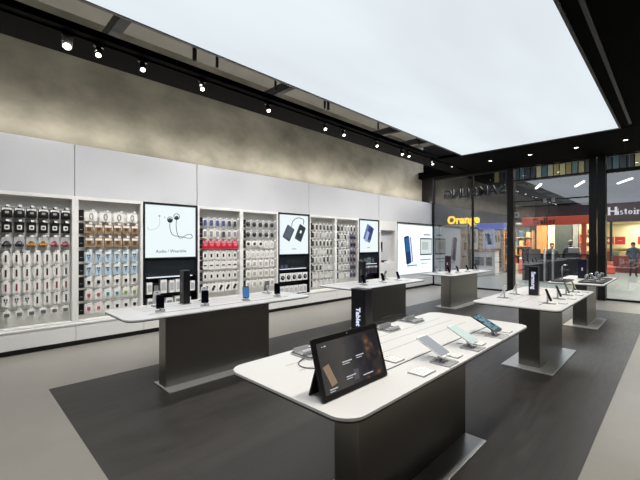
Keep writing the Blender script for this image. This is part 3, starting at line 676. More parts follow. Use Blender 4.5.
# nearest table: three small tablets low on stands, facing +X
for kind, y, ds, nm in (('white', 2.335, 'white small tablet with grey screen', 'white small tablet'), ('mint', 2.81, 'pale mint small tablet', 'mint small tablet'), ('home', 3.33, 'black small tablet with lit blue screen', 'black small tablet with blue screen')):
    phone(kind, -1.10, y, 0, ds+' tilted on a stand on the nearest table', 'clear stand holding the %s' % nm, w=.16 if kind == 'home' else .135, h=.245 if kind == 'home' else .225, ang=1.1, lift=.05, group='small tablets on the nearest table', cat='tablet')
card('clear info card nearest the black tablet at the near table edge', (-1.14, 2.06, TH), 0, .16, .12)
card('clear info card behind the black tablet towards the table middle', (-1.40, 2.14, TH), 0, .12, .12)
card('clear info card in front of the white small tablet', (-1.14, 2.52, TH), 0, .10, .10)
card('clear info card in front of the mint small tablet', (-1.14, 2.96, TH), 0, .10, .10)
card('clear info card in front of the small tablet with the blue screen', (-1.12, 3.54, TH), 0, .10, .10)
# far side of the nearest table: empty clear stands with dark outlined trays
def empty_stand():
    t = thing('tablet_stand', '', '')
    MB().prism(rrect(-.11, .11, -.10, .10, .02, 5), 0, .012).build('stand_base', M['acryl'], t)
    q = MB(); q.tube([(p[0]*.2, p[1]*.2, .015) for p in rrect(-.5, .5, -.44, .44, .1, 4)], .004, closed=True); q.build('rim', M['slot'], t)
    q = MB(); q.box(-.012, .012, -.09, .09, .02, .055, bev=.003, xf=Matrix.Rotation(.5, 4, 'Y')); q.box(-.1, -.085, -.07, .07, .012, .04, bev=.003); q.build('holder_lip', M['silver'], t)
    q = MB(); q.tube(spline([(.05, -.1, .008), (.1, -.2, .004), (.2, -.22, .004), (.30, -.1, .004), (.28, .1, .004)]), .004); q.build('security_cable', M['slot'], t)
    return t
for i, (x, y) in enumerate(((-1.90, 1.82), (-1.95, 2.86), (-1.97, 3.34))):
    stamp('estand', empty_stand, ('empty clear tablet stand with a curled cable at left of the black tablet', 'empty clear tablet stand on the far side of the nearest table, middle one', 'empty clear tablet stand at the far end of the nearest table')[i], 'stand', (x, y, TH), PI if i else 0, 'empty stands on the nearest table')

# the big black tablet with kickstand
tb = thing('kickstand_tablet', 'large black tablet propped on its kickstand at the front of the nearest table', 'tablet', (-1.255, 1.30, TH))
ang = math.atan2(.09, .30); Hh = .315; Wd = .56
X = Matrix.Translation((0, 0, .004)) @ Matrix.Rotation(-ang, 4, 'Y')
m = MB(); m.prism(rrect(0, Wd, 0, Hh, .012, 4), -.016, 0, xf=X @ FACE_X); m.build('tablet_body', M['black'], tb)
scr = bpy.data.materials.new('tablet_wallpaper'); scr.use_nodes = True; nt = scr.node_tree; b = nt.nodes['Principled BSDF']
tc = nt.nodes.new('ShaderNodeTexCoord'); sp = nt.nodes.new('ShaderNodeSeparateXYZ'); n = nt.nodes.new('ShaderNodeTexNoise'); n.inputs['Scale'].default_value = 9; n.inputs['Detail'].default_value = 5
n2 = nt.nodes.new('ShaderNodeTexNoise'); n2.inputs['Scale'].default_value = 13; n2.inputs['Detail'].default_value = 4
r = nt.nodes.new('ShaderNodeValToRGB'); el = r.color_ramp.elements; el[0].position = .0; el[0].color = (*lin('3c3a3a'), 1); el[1].position = 1; el[1].color = (*lin('191a20'), 1)
for p_, c_ in ((.35, '4a4744'), (.6, '262830')): q_ = el.new(p_); q_.color = (*lin(c_), 1)
ma = nt.nodes.new('ShaderNodeMath'); ma.operation = 'MULTIPLY_ADD'; ma.inputs[1].default_value = 1.75
mb_ = nt.nodes.new('ShaderNodeMath'); mb_.operation = 'MULTIPLY_ADD'; mb_.inputs[1].default_value = .3; mb_.inputs[2].default_value = -.15
nt.links.new(tc.outputs['Object'], sp.inputs[0]); nt.links.new(tc.outputs['Object'], n.inputs['Vector']); nt.links.new(tc.outputs['Object'], n2.inputs['Vector'])
nt.links.new(n.outputs['Fac'], mb_.inputs[0]); nt.links.new(sp.outputs['Y'], ma.inputs[0]); nt.links.new(mb_.outputs[0], ma.inputs[2]); nt.links.new(ma.outputs[0], r.inputs['Fac'])
r2 = nt.nodes.new('ShaderNodeValToRGB'); e2 = r2.color_ramp.elements; e2[0].position = .42; e2[0].color = (*lin('1b1a20'), 1); e2[1].position = .78; e2[1].color = (*lin('a4702c'), 1); q_ = e2.new(.6); q_.color = (*lin('3a3030'), 1)
nt.links.new(n2.outputs['Fac'], r2.inputs['Fac'])
mk_ = nt.nodes.new('ShaderNodeMapRange'); mk_.inputs['From Min'].default_value = .32; mk_.inputs['From Max'].default_value = .44
nt.links.new(sp.outputs['Y'], mk_.inputs['Value'])
mx = nt.nodes.new('ShaderNodeMix'); mx.data_type = 'RGBA'
nt.links.new(mk_.outputs['Result'], mx.inputs['Factor']); nt.links.new(r.outputs['Color'], mx.inputs['A']); nt.links.new(r2.outputs['Color'], mx.inputs['B'])
nt.links.new(mx.outputs['Result'], b.inputs['Emission Color']); b.inputs['Emission Strength'].default_value = .9
b.inputs['Base Color'].default_value = (.01, .01, .01, 1); b.inputs['Roughness'].default_value = .07
m = MB(); m.prism(rrect(.025, Wd-.025, .028, Hh-.028, .003, 2), 0, .0008, xf=X @ FACE_X); sc = m.build('tablet_screen', scr, tb)
icon = mat('screen_icon_white', 'c9cbd0', emit=.8)
m = MB()
for a, b_, y0, y1 in ((.19, .27, .155, .161), (.19, .25, .145, .149), (.31, .38, .165, .171), (.31, .36, .155, .159), (.20, .28, .075, .081), (.20, .25, .065, .069), (.34, .43, .052, .058), (.06, .12, .045, .051), (.06, .10, .035, .039), (.06, .065, .262, .268), (.075, .09, .262, .268)):
    MB().box(a, b_, y0, y1, .0008, .0014, xf=X @ FACE_X).build('screen_text', icon, sc)
m = MB(); m.prism([(.04, .165), (.085, .175), (.125, .07), (.08, .06)], .0008, .0012, xf=X @ FACE_X); m.build('screen_picture_patch', mat('screen_patch_cream', 'ad9474', emit=.6), sc)
m = MB(); m.prism([(.26, .05), (.30, .045), (.31, .10), (.265, .105)], .0008, .0012, xf=X @ FACE_X); m.build('screen_window', mat('screen_patch_grey', '5a5c60', emit=.6), sc)
m = MB()
kz = X @ Vector((-.018, 0, Hh*.62))
m.prism([(kz.x, kz.z), (kz.x+.006, kz.z), (-.125, .002), (-.133, .002)], .02, Wd-.02, xf=Matrix(((1, 0, 0, 0), (0, 0, 1, 0), (0, 1, 0, 0), (0, 0, 0, 1))))
m.build('kickstand', M['blackm'], tb)
m = MB(); m.rod(X @ Vector((0, Wd/2-.004, Hh-.012)), X @ Vector((.001, Wd/2-.004, Hh-.012)), .005, seg=12); m.build('camera_lens', M['grey'], tb)

# phones on the other tables
for i, (x, y, k, d) in enumerate(((-4.36, 1.73, 'dark', 'black-screen phone left of the black tower'), (-4.36, 2.30, 'navy', 'navy phone right of the black tower'), (-4.36, 2.93, 'blue', 'phone with bright blue screen'), (-4.36, 3.49, 'dark', 'black-screen phone at the right end'))):
    phone(k, x, y, (-.38, -.5, -.42, -.62)[i], d+' on the table before the leftmost bays', 'clear stand under the '+d.split(' at ')[0]+(' on the leftmost table' if i != 2 else ' of the leftmost table'), w=.09, h=.165, ang=.2)
for i, (x, y, k, d) in enumerate(((-4.80, 2.50, 'whited', 'white phone seen from behind right of the tower'), (-4.82, 3.62, 'back', 'grey phone seen from behind near the right end'), (-4.80, 1.85, 'whited', 'white phone seen from behind left of the tower'))):
    phone(k, x, y, PI, d+', far side of the leftmost table', 'clear stand under the '+d+', leftmost table', w=.09, h=.165, ang=.2)
for i, (y, k) in enumerate(((5.66, 'navy'), (6.32, 'dark'), (6.9, 'navy'))):
    phone(k, -4.36, y, 0, 'dark phone on the near side of the middle wall-side table, %s from left' % ORD[i], 'clear stand on the near side of the middle wall-side table, %s from left' % ORD[i], w=.085, h=.165, ang=.35)
for i, (y, k) in enumerate(((6.2, 'back'), (6.95, 'back'))):
    phone(k, -4.80, y, PI, 'grey phone seen from behind on the middle wall-side table, %s from left' % ORD[i], 'clear stand on the far side of the middle wall-side table, %s from left' % ORD[i], w=.085, h=.165, ang=.35)
for i, y in enumerate((5.62, 6.2, 6.75, 7.28)):
    phone('dark', -1.20, y, 0, 'upright dark phone on the near edge of the tower table, %s from camera' % ORD[i], 'clear stand on the near edge of the tower table, %s from camera' % ORD[i], w=.085, h=.175, ang=.38)
    card('clear info card on the near edge of the tower table, %s from camera' % ORD[i], (-1.10, y+.14, TH), 0, .10, .09)
for i, (y, k) in enumerate(((5.75, 'whited'), (6.3, 'whited'), (7.4, 'dark'))):
    phone(k, -1.88, y, PI, ('white phone seen from behind on the tower table, nearest the camera', 'white phone seen from behind on the tower table, second from camera', 'dark phone at the far left corner of the tower table')[i], ('clear stand under the nearest white phone of the tower table', 'clear stand under the second white phone of the tower table', 'clear stand at the far left corner of the tower table')[i], w=.085, h=.165, ang=.38)
for i, y in enumerate((9.3, 9.85, 10.5, 11.1)):
    phone('navy', -4.32, y, 0, 'dark phone on the table before the backlit wall, %s from camera' % ORD[i], 'clear stand on the table before the backlit wall, %s from camera' % ORD[i], w=.085, h=.175, ang=.38)
phone('back', -4.82, 9.4, PI, 'grey phone seen from behind at the left end before the backlit wall', 'clear stand at the left end before the backlit wall', w=.085, h=.165, ang=.35)

# trays and watches on the table by the doors
def tray(x, y, w, d, label):
    t = thing('display_tray', label, 'tray', (x, y, TH), 0, 'black trays on the table by the doors')
    q = MB(); q.prism(rrect(-w/2, w/2, -d/2, d/2, .02, 4), 0, .012); q.build('tray_base', M['blackm'], t)
    q = MB(); q.tube([(p[0], p[1], .016) for p in rrect(-w/2+.006, w/2-.006, -d/2+.006, d/2-.006, .02, 4)], .006, closed=True); q.build('tray_rim', M['black'], t)
tray(-1.27, 9.85, .42, 1.5, 'long black tray with watches on the table nearest the glass doors')
tray(-1.78, 9.3, .30, .70, 'shorter black tray at the left end of the table nearest the doors')
def watch_mk():
    t = thing('smart_watch', '', '')
    q = MB(); q.tube([(.035*math.cos(a*PI/10), 0, .10+.045*math.sin(a*PI/10)) for a in range(20)], .012, seg=8, closed=True); q.build('watch_strap', M['lgrey'], t)
    q = MB(); q.rod((.035, 0, .12), (.05, 0, .125), .026, seg=18); q.build('watch_case', M['chrome'], t)
    q = MB(); q.rod((.05, 0, .125), (.052, 0, .1256), .022, seg=18); q.build('watch_face', M['blackgloss'], t)
    return t
def wstand_mk():
    t = thing('watch_stand', '', '')
    q = MB(); q.rod((0, 0, 0), (0, 0, .01), .06, seg=18); q.build('stand_foot', M['silver'], t)
    q = MB(); q.rod((0, 0, .01), (0, 0, .055), .012, seg=10); q.box(-.02, .02, -.02, .02, .055, .145, bev=.008); q.build('stand_post', M['chrome'], t)
    return t
for i, (x, y) in enumerate(((-1.36, 9.35), (-1.18, 9.6), (-1.36, 9.85), (-1.2, 10.1), (-1.32, 10.35))):
    stamp('ws', wstand_mk, 'chrome watch stand on the long black tray, %s from camera' % ORD[i], 'stand', (x, y, TH+.012), 0, 'watch stands on the long tray')
    stamp('wt', watch_mk, 'grey-strapped watch on the long black tray, %s from camera' % ORD[i], 'watch', (x, y, TH+.012), -.4, 'watches on the long tray')
t = thing('headset_stand', 'tall thin steel stand on the shorter black tray', 'stand', (-1.80, 9.35, TH+.0125))
MB().rod((0, 0, 0), (0, 0, .012), .07, seg=18).build('stand_foot', M['chrome'], t); q = MB(); q.tube([(0, 0, .01), (0, 0, .30), (.03, 0, .33), (.09, 0, .33)], .012, seg=8); q.build('stand_post', M['silver'], t)
t = thing('headset', 'dark headset hanging on the tall thin steel stand', 'headset', (-1.72, 9.35, TH+.22))
q = MB(); q.tube([(0, .07*math.cos(a*PI/10), .03+.10*math.sin(a*PI/10)) for a in range(11)], .010, seg=8); q.build('headband', M['dark'], t)
for s in (-1, 1): MB().rod((-.01, s*.07, .0), (.03, s*.07, .0), .035, seg=16).build('ear_cup', M['dark'], t)

# ------------------------------------------------------------------ glass front
gl_dark = glass_mat('tinted_glass', (.50, .52, .57), .20); gl_door = glass_mat('clear_glass', (.86, .9, .92), .24)
def pane(x0, x1, z0, z1, y, m): return MB().box(x0, x1, y-.004, y+.004, z0, z1, m)
F = M['black']
w1 = struct('window_1', MB().box(-7.0, -4.18, BY-.03, BY+.03, 0, .06).box(-7.0, -4.18, BY-.03, BY+.03, 4.18, CZ).box(-7.0, -6.93, BY-.03, BY+.03, .06, 4.18).box(-5.43, -5.36, BY-.03, BY+.03, .06, 4.18), F)
# single-face panes keep reflections crisp
def sheet(name, x0, x1, z0, z1, m, parent):
    me = bpy.data.meshes.new(name); bm = bmesh.new()
    for dy in (0,):
        vs = [bm.verts.new(p) for p in ((x0, BY, z0), (x1, BY, z0), (x1, BY, z1), (x0, BY, z1))]; bm.faces.new(vs)
    bm.to_mesh(me); bm.free(); me.materials.append(m)
    o = bpy.data.objects.new(name, me); COL.objects.link(o); o.parent = parent; return o
sheet('pane', -6.93, -5.43, .06, 4.18, gl_dark, w1); sheet('pane', -5.36, -4.18, .06, 4.18, gl_dark, w1)
struct('trim_13', MB().box(-4.18, -3.98, BY-.12, BY+.12, 0, CZ), F)
d1 = struct('door_1', MB().box(-3.98, -3.0, BY-.02, BY+.02, 0, .05).box(-3.98, -2.97, BY-.02, BY+.02, 3.06, 3.10), F)
sheet('pane', -3.97, -2.975, .05, 3.06, gl_door, d1)
d2 = struct('door_2', MB().box(-2.93, -1.9, BY-.02, BY+.02, 0, .05).box(-2.95, -1.9, BY-.02, BY+.02, 3.06, 3.10), F)
sheet('pane', -2.955, -1.9, .05, 3.06, gl_door, d2)
for d, x in ((d1, -3.07), (d2, -2.84)):
    q = MB(); q.rod((x, BY-.07, .42), (x, BY-.07, 1.52), .025, seg=12); q.rod((x, BY-.07, .6), (x, BY, .6), .012); q.rod((x, BY-.07, 1.35), (x, BY, 1.35), .012); q.build('pull_handle', M['silver'], d)
    q = MB(); q.box(x-.045, x+.045, BY-.03, BY+.03, 3.0, 3.12, bev=.004); q.build('patch_fitting', M['lgrey'], d)
w3 = struct('window_3', MB().box(-3.98, -1.9, BY-.03, BY+.03, 3.78, 3.83).box(-3.98, -1.9, BY-.03, BY+.03, 4.2, CZ), F)
sheet('pane', -3.97, -1.9, 3.10, 3.78, gl_door, w3); sheet('pane', -3.97, -1.9, 3.83, 4.2, gl_door, w3)
struct('trim_14', MB().box(-1.9, -1.72, BY-.12, BY+.12, 0, CZ).box(-1.69, -1.5, BY-.16, BY+.16, 0, CZ), F)
w2 = struct('window_2', MB().box(-1.5, 4.05, BY-.03, BY+.03, 0, .06).box(-1.5, 4.05, BY-.03, BY+.03, 3.72, 3.83).box(-1.5, 4.05, BY-.03, BY+.03, 4.2, CZ).box(1.0, 1.08, BY-.03, BY+.03, .06, 4.2), F)
sheet('pane', -1.5, 4.05, .06, 3.72, gl_door, w2); sheet('pane', -1.5, 4.05, 3.83, 4.2, gl_door, w2)
struct('trim_15', MB().box(-7.4, -6.93, BY-.1, BY, TOPZ, CZ), F)
t = thing('door_notice', 'small white square notice on the glass beside the left door post', 'sign', (-3.91, BY-.004, 2.64))
MB().box(-.07, .07, -.004, 0, -.10, .10).build('notice_sheet', M['tag'], t); MB().box(-.03, .03, -.005, -.004, -.05, .04).build('notice_mark', M['grey'], t)

# reversed outlined letters on the tinted glass (read from the mall)
ls = thing('letter_sign', 'row of dark outlined letters reading backwards on the tinted glass front', 'sign', (-5.33, BY-.06, 3.54))
le = mat('letter_rim_steel', '66696c', .3, .6)
for k, ch in enumerate('SAMSUNG'):
    x = (3-k)*.33
    me = text_bm(ch, .46, .022, 0.012); me.transform(Matrix.Translation((x, 0, 0)) @ FACE_Y); me.materials.clear(); me.materials.append(le); me.name = 'letter'
    o = bpy.data.objects.new('letter', me); COL.objects.link(o); o.parent = ls
    me = text_bm(ch, .46, .004, -.002); me.transform(Matrix.Translation((x, -.024, 0)) @ FACE_Y); me.materials.clear(); me.materials.append(M['black']); me.name = 'letter_face'
    f = bpy.data.objects.new('letter_face', me); COL.objects.link(f); f.parent = o

# ------------------------------------------------------------------ the mall outside
dk = mat('mall_dark_cladding', '0c0c0f', .6); maroon = mat('maroon_fascia', '2a1420', .5); cream = mat('cream_shop_wall', 'd8cfa8', .6); redm = mat('red_fascia', 'e0563a', .5); wood = mat('warm_shop_panel', 'c98f52', .6)
struct('wall_mall', MB().box(-17, 7, 30.5, 30.7, 0, 7.5).box(-17, -10.8, 26, 26.2, 0, 7.5), dk)
struct('ceiling_mall', MB().box(-17, 7, BY+.6, 31, 7.5, 7.6), dk)
ser = lambda s: s
# serif letters from strokes
SER = {
 'H': [('s', 0, 0, 0, 1), ('s', .7, 0, .7, 1), ('t', 0, .5, .7, .5), ('f', 0, 0), ('f', 0, 1), ('f', .7, 0), ('f', .7, 1)],
 'G': [('a', .42, .5, .42, .5, 35, 325), ('s', .76, .05, .76, .42), ('f', .76, .42)],
 'i': [('s', .12, 0, .12, .62), ('f', .12, 0), ('h', .06, .62), ('d', .12, .86)],
 's': [('a', .2, .47, .18, .16, 20, 250), ('a', .2, .16, .2, .17, -160, 80)],
 't': [('s', .18, .08, .18, .85), ('t', .02, .62, .36, .62), ('a', .28, .10, .1, .10, 180, 320)],
 'o': [('a', .26, .31, .26, .31, 0, 360)],
 'r': [('s', .1, 0, .1, .62), ('f', .1, 0), ('h', .05, .62), ('a', .27, .42, .16, .18, 30, 170)],
 'a': [('a', .22, .2, .2, .2, 0, 360), ('s', .42, .0, .42, .45), ('a', .23, .42, .19, .19, 0, 150)],
 'l': [('s', .12, 0, .12, 1), ('f', .12, 0), ('h', .06, 1)],
 'e': [('a', .26, .31, .26, .31, 0, 320), ('t', .02, .34, .5, .34)],
}
ADV = {'H': .98, 'G': 1.02, 'i': .36, 's': .52, 't': .48, 'o': .66, 'r': .52, 'a': .6, 'l': .34, 'e': .64}
def serif_text(word, h, xf, w=.11, depth=.02):
    m = MB(); x = 0
    for ch in word:
        for g in SER[ch]:
            k = g[0]
            if k == 's': m.box((x+g[1])*h-w*h/2, (x+g[3])*h+w*h/2, g[2]*h, g[4]*h, 0, depth, xf=xf)
            elif k == 't': m.box((x+g[1])*h, (x+g[3])*h, g[2]*h-w*h*.3, g[2]*h+w*h*.3, 0, depth, xf=xf)
            elif k == 'f': m.box((x+g[1]-.16)*h, (x+g[1]+.16)*h, (g[2]-.03)*h, (g[2]+.03)*h, 0, depth, xf=xf)
            elif k == 'h': m.box((x+g[1]-.1)*h, (x+g[1]+.06)*h, (g[2]-.05)*h, (g[2])*h, 0, depth, xf=xf)
            elif k == 'd': m.box((x+g[1]-.07)*h, (x+g[1]+.07)*h, (g[2]-.07)*h, (g[2]+.07)*h, 0, depth, xf=xf)
            elif k == 'a':
                _, cx, cy, rx, ry, a0, a1 = g
                n = 16; P = []; Q = []
                for i in range(n+1):
                    a = math.radians(a0+(a1-a0)*i/n); c, s_ = math.cos(a), math.sin(a)
                    wd = w*(.45+.55*abs(c))
                    P.append(((x+cx+rx*c)*h, (cy+ry*s_)*h)); Q.append(((x+cx+(rx-wd)*c)*h, (cy+(ry-wd*.75)*s_)*h))
                for i in range(n): m.prism([P[i], P[i+1], Q[i+1], Q[i]], 0, depth, xf=xf)
        x += ADV[ch]
    return m

# red kiosk
k = thing('chocolate_kiosk', 'shop kiosk with red sign fascia and dark counter beyond the glass doors', 'kiosk', (-3.8, 18.4, 0))
fb = MB().box(-1.30, 1.25, -.05, .15, 2.48, 2.84, bev=.01).build('sign_fascia', redm, k)
serif_text('Galler', .26, Matrix.Translation((-.84, -.051, 2.54)) @ FACE_mY, .17, .012).build('lettering', mat('sign_letter_dark', '2c0f10', .5), fb)
MB().box(-1.30, 1.25, 0, .3, 2.85, 3.32).build('upper_cladding', maroon, k)
MB().box(.94, 1.10, -.02, .14, 0, 2.48).build('red_post', redm, k)
MB().box(-1.30, 1.25, 0, .6, 0, 1.18, bev=.01).build('counter', mat('counter_navy', '1c1f2a', .3), k)
MB().box(-1.32, 1.27, -.04, .64, 1.18, 1.22).build('counter_top', M['blackgloss'], k)
MB().box(-1.30, -.55, -.03, -.01, .9, 1.42).build('counter_screen', mat('smoke_screen', '2c3138', .2), k)
MB().box(-1.4, 1.35, 2.8, 2.9, 0, 2.9).build('back_wall', cream, k)
for a, b, mm in ((-1.35, -.9, wood), (-.85, -.55, cream), (-.5, .15, mat('dark_green_grey', '3c4442', .5)), (.2, .4, M['grey'])): MB().box(a, b, 2.6, 2.8, .8, 2.6).build('wall_panel', mm, k)
for z in (1.3, 1.7, 2.1): MB().box(.45, 1.3, 2.45, 2.8, z, z+.04).build('shelf', wood, k)
for i, (x, z, c) in enumerate(((.55, 1.34, '8a2c22'), (.75, 1.34, 'd8c8a0'), (.95, 1.34, '4a5a2c'), (1.12, 1.34, 'c9a24a'), (.55, 1.74, 'c23a2c'), (.78, 1.74, 'e0dccc'), (1.0, 1.74, '6a4a2c'), (.6, 2.14, 'caa83a'), (.85, 2.14, '3a3226'), (1.08, 2.14, 'b2b0a8'))):
    o = MB().box(-.08, .08, -.08, .08, 0, .2, bev=.01).build('gift_box', mat('gift_'+c, c, .5)); o.location = (-3.8+x, 18.4+2.62, z)
    tag(o, 'small %s box on the kiosk back shelves, %s shelf, %s' % (('red', 'cream', 'olive', 'golden', 'bright red', 'off-white', 'brown', 'yellow', 'black', 'pale grey')[i], ('lowest', 'middle', 'top')[0 if i < 4 else 1 if i < 7 else 2], 'beyond the doors'), 'box', 'boxes on the kiosk shelves')
t = thing('coffee_machine', 'steel coffee machine on the dark kiosk counter beyond the doors', 'machine', (-3.15, 18.68, 1.22))
MB().box(-.2, .2, -.15, .15, .05, .28, bev=.01).build('machine_body', M['silver'], t); MB().box(-.22, .22, -.2, .15, 0, .05).build('drip_tray', M['dark'], t)

# maroon shop
s = thing('gift_shop', 'bright cream shop with maroon fascia and white lettering across the mall', 'shop', (-1.5, 27, 0))
fb = MB().box(-2.0, 5, -.1, .1, 2.95, 4.25).build('sign_fascia', maroon, s)
serif_text('H', .44, Matrix.Translation((-1.36, -.101, 3.34)) @ FACE_mY, .24, .02).build('lettering', mat('sign_white_glow', 'f4f0f0', emit=1.0), fb)
serif_text('istoir', .36, Matrix.Translation((-1.00, -.101, 3.34)) @ FACE_mY, .19, .02).build('lettering', MATS['sign_white_glow'], fb)
MB().box(-2.0, 5, 2.6, 2.7, 0, 3.2).build('back_wall', cream, s); MB().box(-2.0, 5, 0, 2.6, 2.92, 2.96).build('shop_ceiling', cream, s); MB().box(-2.05, -1.98, 0, 2.7, 0, 3.0).build('side_wall', cream, s)
MB().box(-2.0, 5, -.06, .06, 0, .35).build('low_sill', mat('dark_red_sill', '5a2420', .5), s)
for x in (-1.28, .9, 3.0): MB().box(x-.06, x+.06, -.06, .06, .35, 2.95).build('mullion', M['black'], s)
for i, x in enumerate((-1.6, -1.05, .02, .58)):
    q = MB().box(x-.25, x+.25, 2.0, 2.03, 1.62, 2.1).build('red_poster', mat('poster_red', 'b02a28', .5), s)
    if i in (0, 2): MB().box(x-.10, x+.10, 1.99, 2.0, 1.84, 1.90).box(x-.03, x+.03, 1.99, 2.0, 1.77, 1.97).build('white_cross', M['tag'], q)
    else: MB().box(x-.1, x+.1, 1.99, 2.0, 1.85, 1.88).build('pale_mark', M['lgrey'], q)
for z in (.9, 1.35): MB().box(-1.9, 4.8, 2.2, 2.6, z, z+.05).build('shelf', mat('shelf_cream', 'b8ab84', .6), s)
MB().box(-1.9, 4.8, .5, 1.0, .0, .95).build('shop_counter', mat('counter_red_brown', '7a3a30', .5), s)
for i in range(7):
    c = ('8a3028', '6a7a5a', 'c8b070', '3a3a40', 'a05a48', 'd0c8b0', '50382c')[i]
    o = MB().box(-.14, .14, -.1, .1, 0, .26, bev=.02).build('shop_parcel', mat('parcel_'+c, c, .6)); o.location = (-3.0+i*.36, 27.75, .95)
    tag(o, 'parcel on the counter of the maroon-fronted shop, %s from left' % ORD[i], 'parcel', 'parcels on the maroon shop counter')
t = thing('red_crate', 'orange red crate standing before the maroon-fronted shop', 'crate', (-2.75, 25.6, 0)); MB().box(-.28, .28, -.2, .2, .02, .42, bev=.02).build('crate_body', mat('crate_red', 'c8442c', .5), t); MB().box(-.2, .2, -.15, .15, .42, .68, bev=.02).build('crate_goods', mat('crate_goods', 'b85a40', .5), t)
# upper gallery
g = thing('upper_gallery', 'lit upper floor gallery shopfront seen above the doors', 'gallery', (-4, 28, 5.95))
MB().box(-7, 8, -.4, .2, -1.7, .15).build('gallery_edge', dk, g)
gc = ('8a8050', '1c1e22', '4a6266', '9a9478', '1a2228', '80703c', '34525a', '22201c', 'a8a078', '1c2832')
for i in range(40):
    c = gc[(i*7+i//3) % len(gc)]
    w = .34*(1 if i % 3 else 1.0)
    MB().box(-5.6+i*w, -5.6+i*w+w*.82, .0, .1, .17, .95+.12*(i % 3)).build('shopfront_panel', mat('gal_'+c, c, .5, emit=.22), g)

# orange-lettered shop at left
o_ = thing('phone_shop', 'dark fronted shop with yellow lettering seen through the tinted glass', 'shop', (-8.4, 20, 0))
fb = MB().box(-3.5, 2.4, -.1, .1, 2.75, 4.6).build('sign_fascia', dk, o_)
text('lettering', 'Orange', .59, Matrix.Translation((-.08, -.105, 2.98)) @ FACE_mY, mat('sign_yellow_glow', 'ffae00', emit=4.5), fb, .02, .02)
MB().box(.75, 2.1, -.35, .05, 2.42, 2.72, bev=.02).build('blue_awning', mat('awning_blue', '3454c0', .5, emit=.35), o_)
MB().box(-3.5, 2.4, 3.0, 3.1, 0, 2.9).build('back_wall', mat('shop_beige', '5e5546', .6), o_)
MB().box(-3.5, 2.4, 0, 3.0, 2.72, 2.76).build('shop_ceiling', M['white'], o_)
ct = MB().box(.35, 1.6, -.1, .5, 0, 1.26, bev=.01).build('counter', M['white'], o_)
MB().box(.33, 1.62, -.12, .52, 1.26, 1.32).build('counter_top', mat('counter_rose', 'b88a7c', .5), o_)
MB().box(.55, 1.05, -.11, -.1, .5, .95).build('counter_shelf', M['grey'], ct); MB().box(1.15, 1.45, -.11, -.1, .5, .95).build('counter_shelf', M['dark'], ct)
ps = MB().box(.95, 1.55, -.02, .02, 1.4, 2.4).build('poster', mat('poster_glow', 'ccd8ea', emit=.8), o_)
MB().prism(rrect(-.1, .1, -.3, .3, .03, 3), 0, .004, xf=Matrix.Translation((1.25, -.021, 1.92)) @ FACE_mY @ Matrix.Rotation(.3, 4, 'Z')).build('phone_picture', mat('poster_phone', '24345c', .4), ps)
for x in (-1.5, .2, 2.3): MB().box(x-.05, x+.05, -.06, .06, 0, 2.75).build('front_post', M['black'], o_)
for i, (x, c) in enumerate(((1.75, 'd0b060'), (1.95, 'b8a890'), (2.15, 'c04838'), (1.85, '4a6a8a'))):
    o = MB().box(-.09, .09, -.1, .1, 0, .5 if i % 2 else .8, bev=.02).build('shop_goods', mat('goods_'+c, c, .5)); o.location = (-8.4+x, 22.2+.1*i, 0.0)
    tag(o, '%s stack of goods inside the shop left of the doors' % ('yellow', 'beige', 'red', 'blue')[i], 'goods')
st = thing('wall_shelving', 'tall shelf of pale goods deep in the shop left of the doors', 'shelf', (-6.3, 22.7, 0))
for z in (.5, 1.0, 1.5, 2.0): MB().box(-.9, .6, -.22, .2, z, z+.04).build('shelf', wood, st)
MB().box(-.9, -.85, -.2, .2, 0, 2.4).build('side_panel', wood, st); MB().box(.55, .6, -.2, .2, 0, 2.4).build('side_panel', wood, st)

for z in range(4):
    for x in range(4):
        c = ('c8b070', '7a4a38', 'd8d4c4', '3a5a70', '96a05a', 'b85a3c', '2c2c30', 'e0c890')[(z*3+x*5) % 8]
        o = MB().box(-.11, .11, -.12, .12, 0, .26+.05*((x+z) % 3), bev=.02).build('shelf_box', mat('shelf_'+c, c, .6)); o.location = (-6.98+x*.35, 22.62, (.54, 1.04, 1.54, 2.04)[z])
        tag(o, '%s box on the pale shelf in the shop left of the doors, %s shelf up' % ({'c8b070': 'sand', '7a4a38': 'brown', 'd8d4c4': 'white', '3a5a70': 'blue', '96a05a': 'green', 'b85a3c': 'orange', '2c2c30': 'black', 'e0c890': 'cream'}[c], ORD[z]), 'box', 'boxes on the pale shop shelf')
# mall linear lamps
for i, (a, b) in enumerate((((-6.16, 24.98), (-5.51, 23.37)), ((-4.29, 25.73), (-3.62, 23.98)), ((-2.39, 26.11), (-1.69, 24.61)))):
    t = thing('linear_pendant', 'slanted white linear lamp in the mall above the doors, %s from left' % ORD[i], 'pendant lamp', ((a[0]+b[0])/2, (a[1]+b[1])/2, 5.0), math.atan2(b[1]-a[1], b[0]-a[0]), 'linear mall lamps')
    L = math.dist(a, b)/2
    MB().box(-L, L, -.05, .05, 0, .05).build('lamp_tube', mat('mall_lamp_glow', 'fff6ea', emit=4.), t); MB().box(-L, L, -.06, .06, .05, .09).build('lamp_housing', M['lgrey'], t)
    for s_ in (-.7, .7): MB().rod((L*s_, 0, .09), (L*s_, 0, 2.5), .008, seg=6).build('suspension_wire', M['dark'], t)

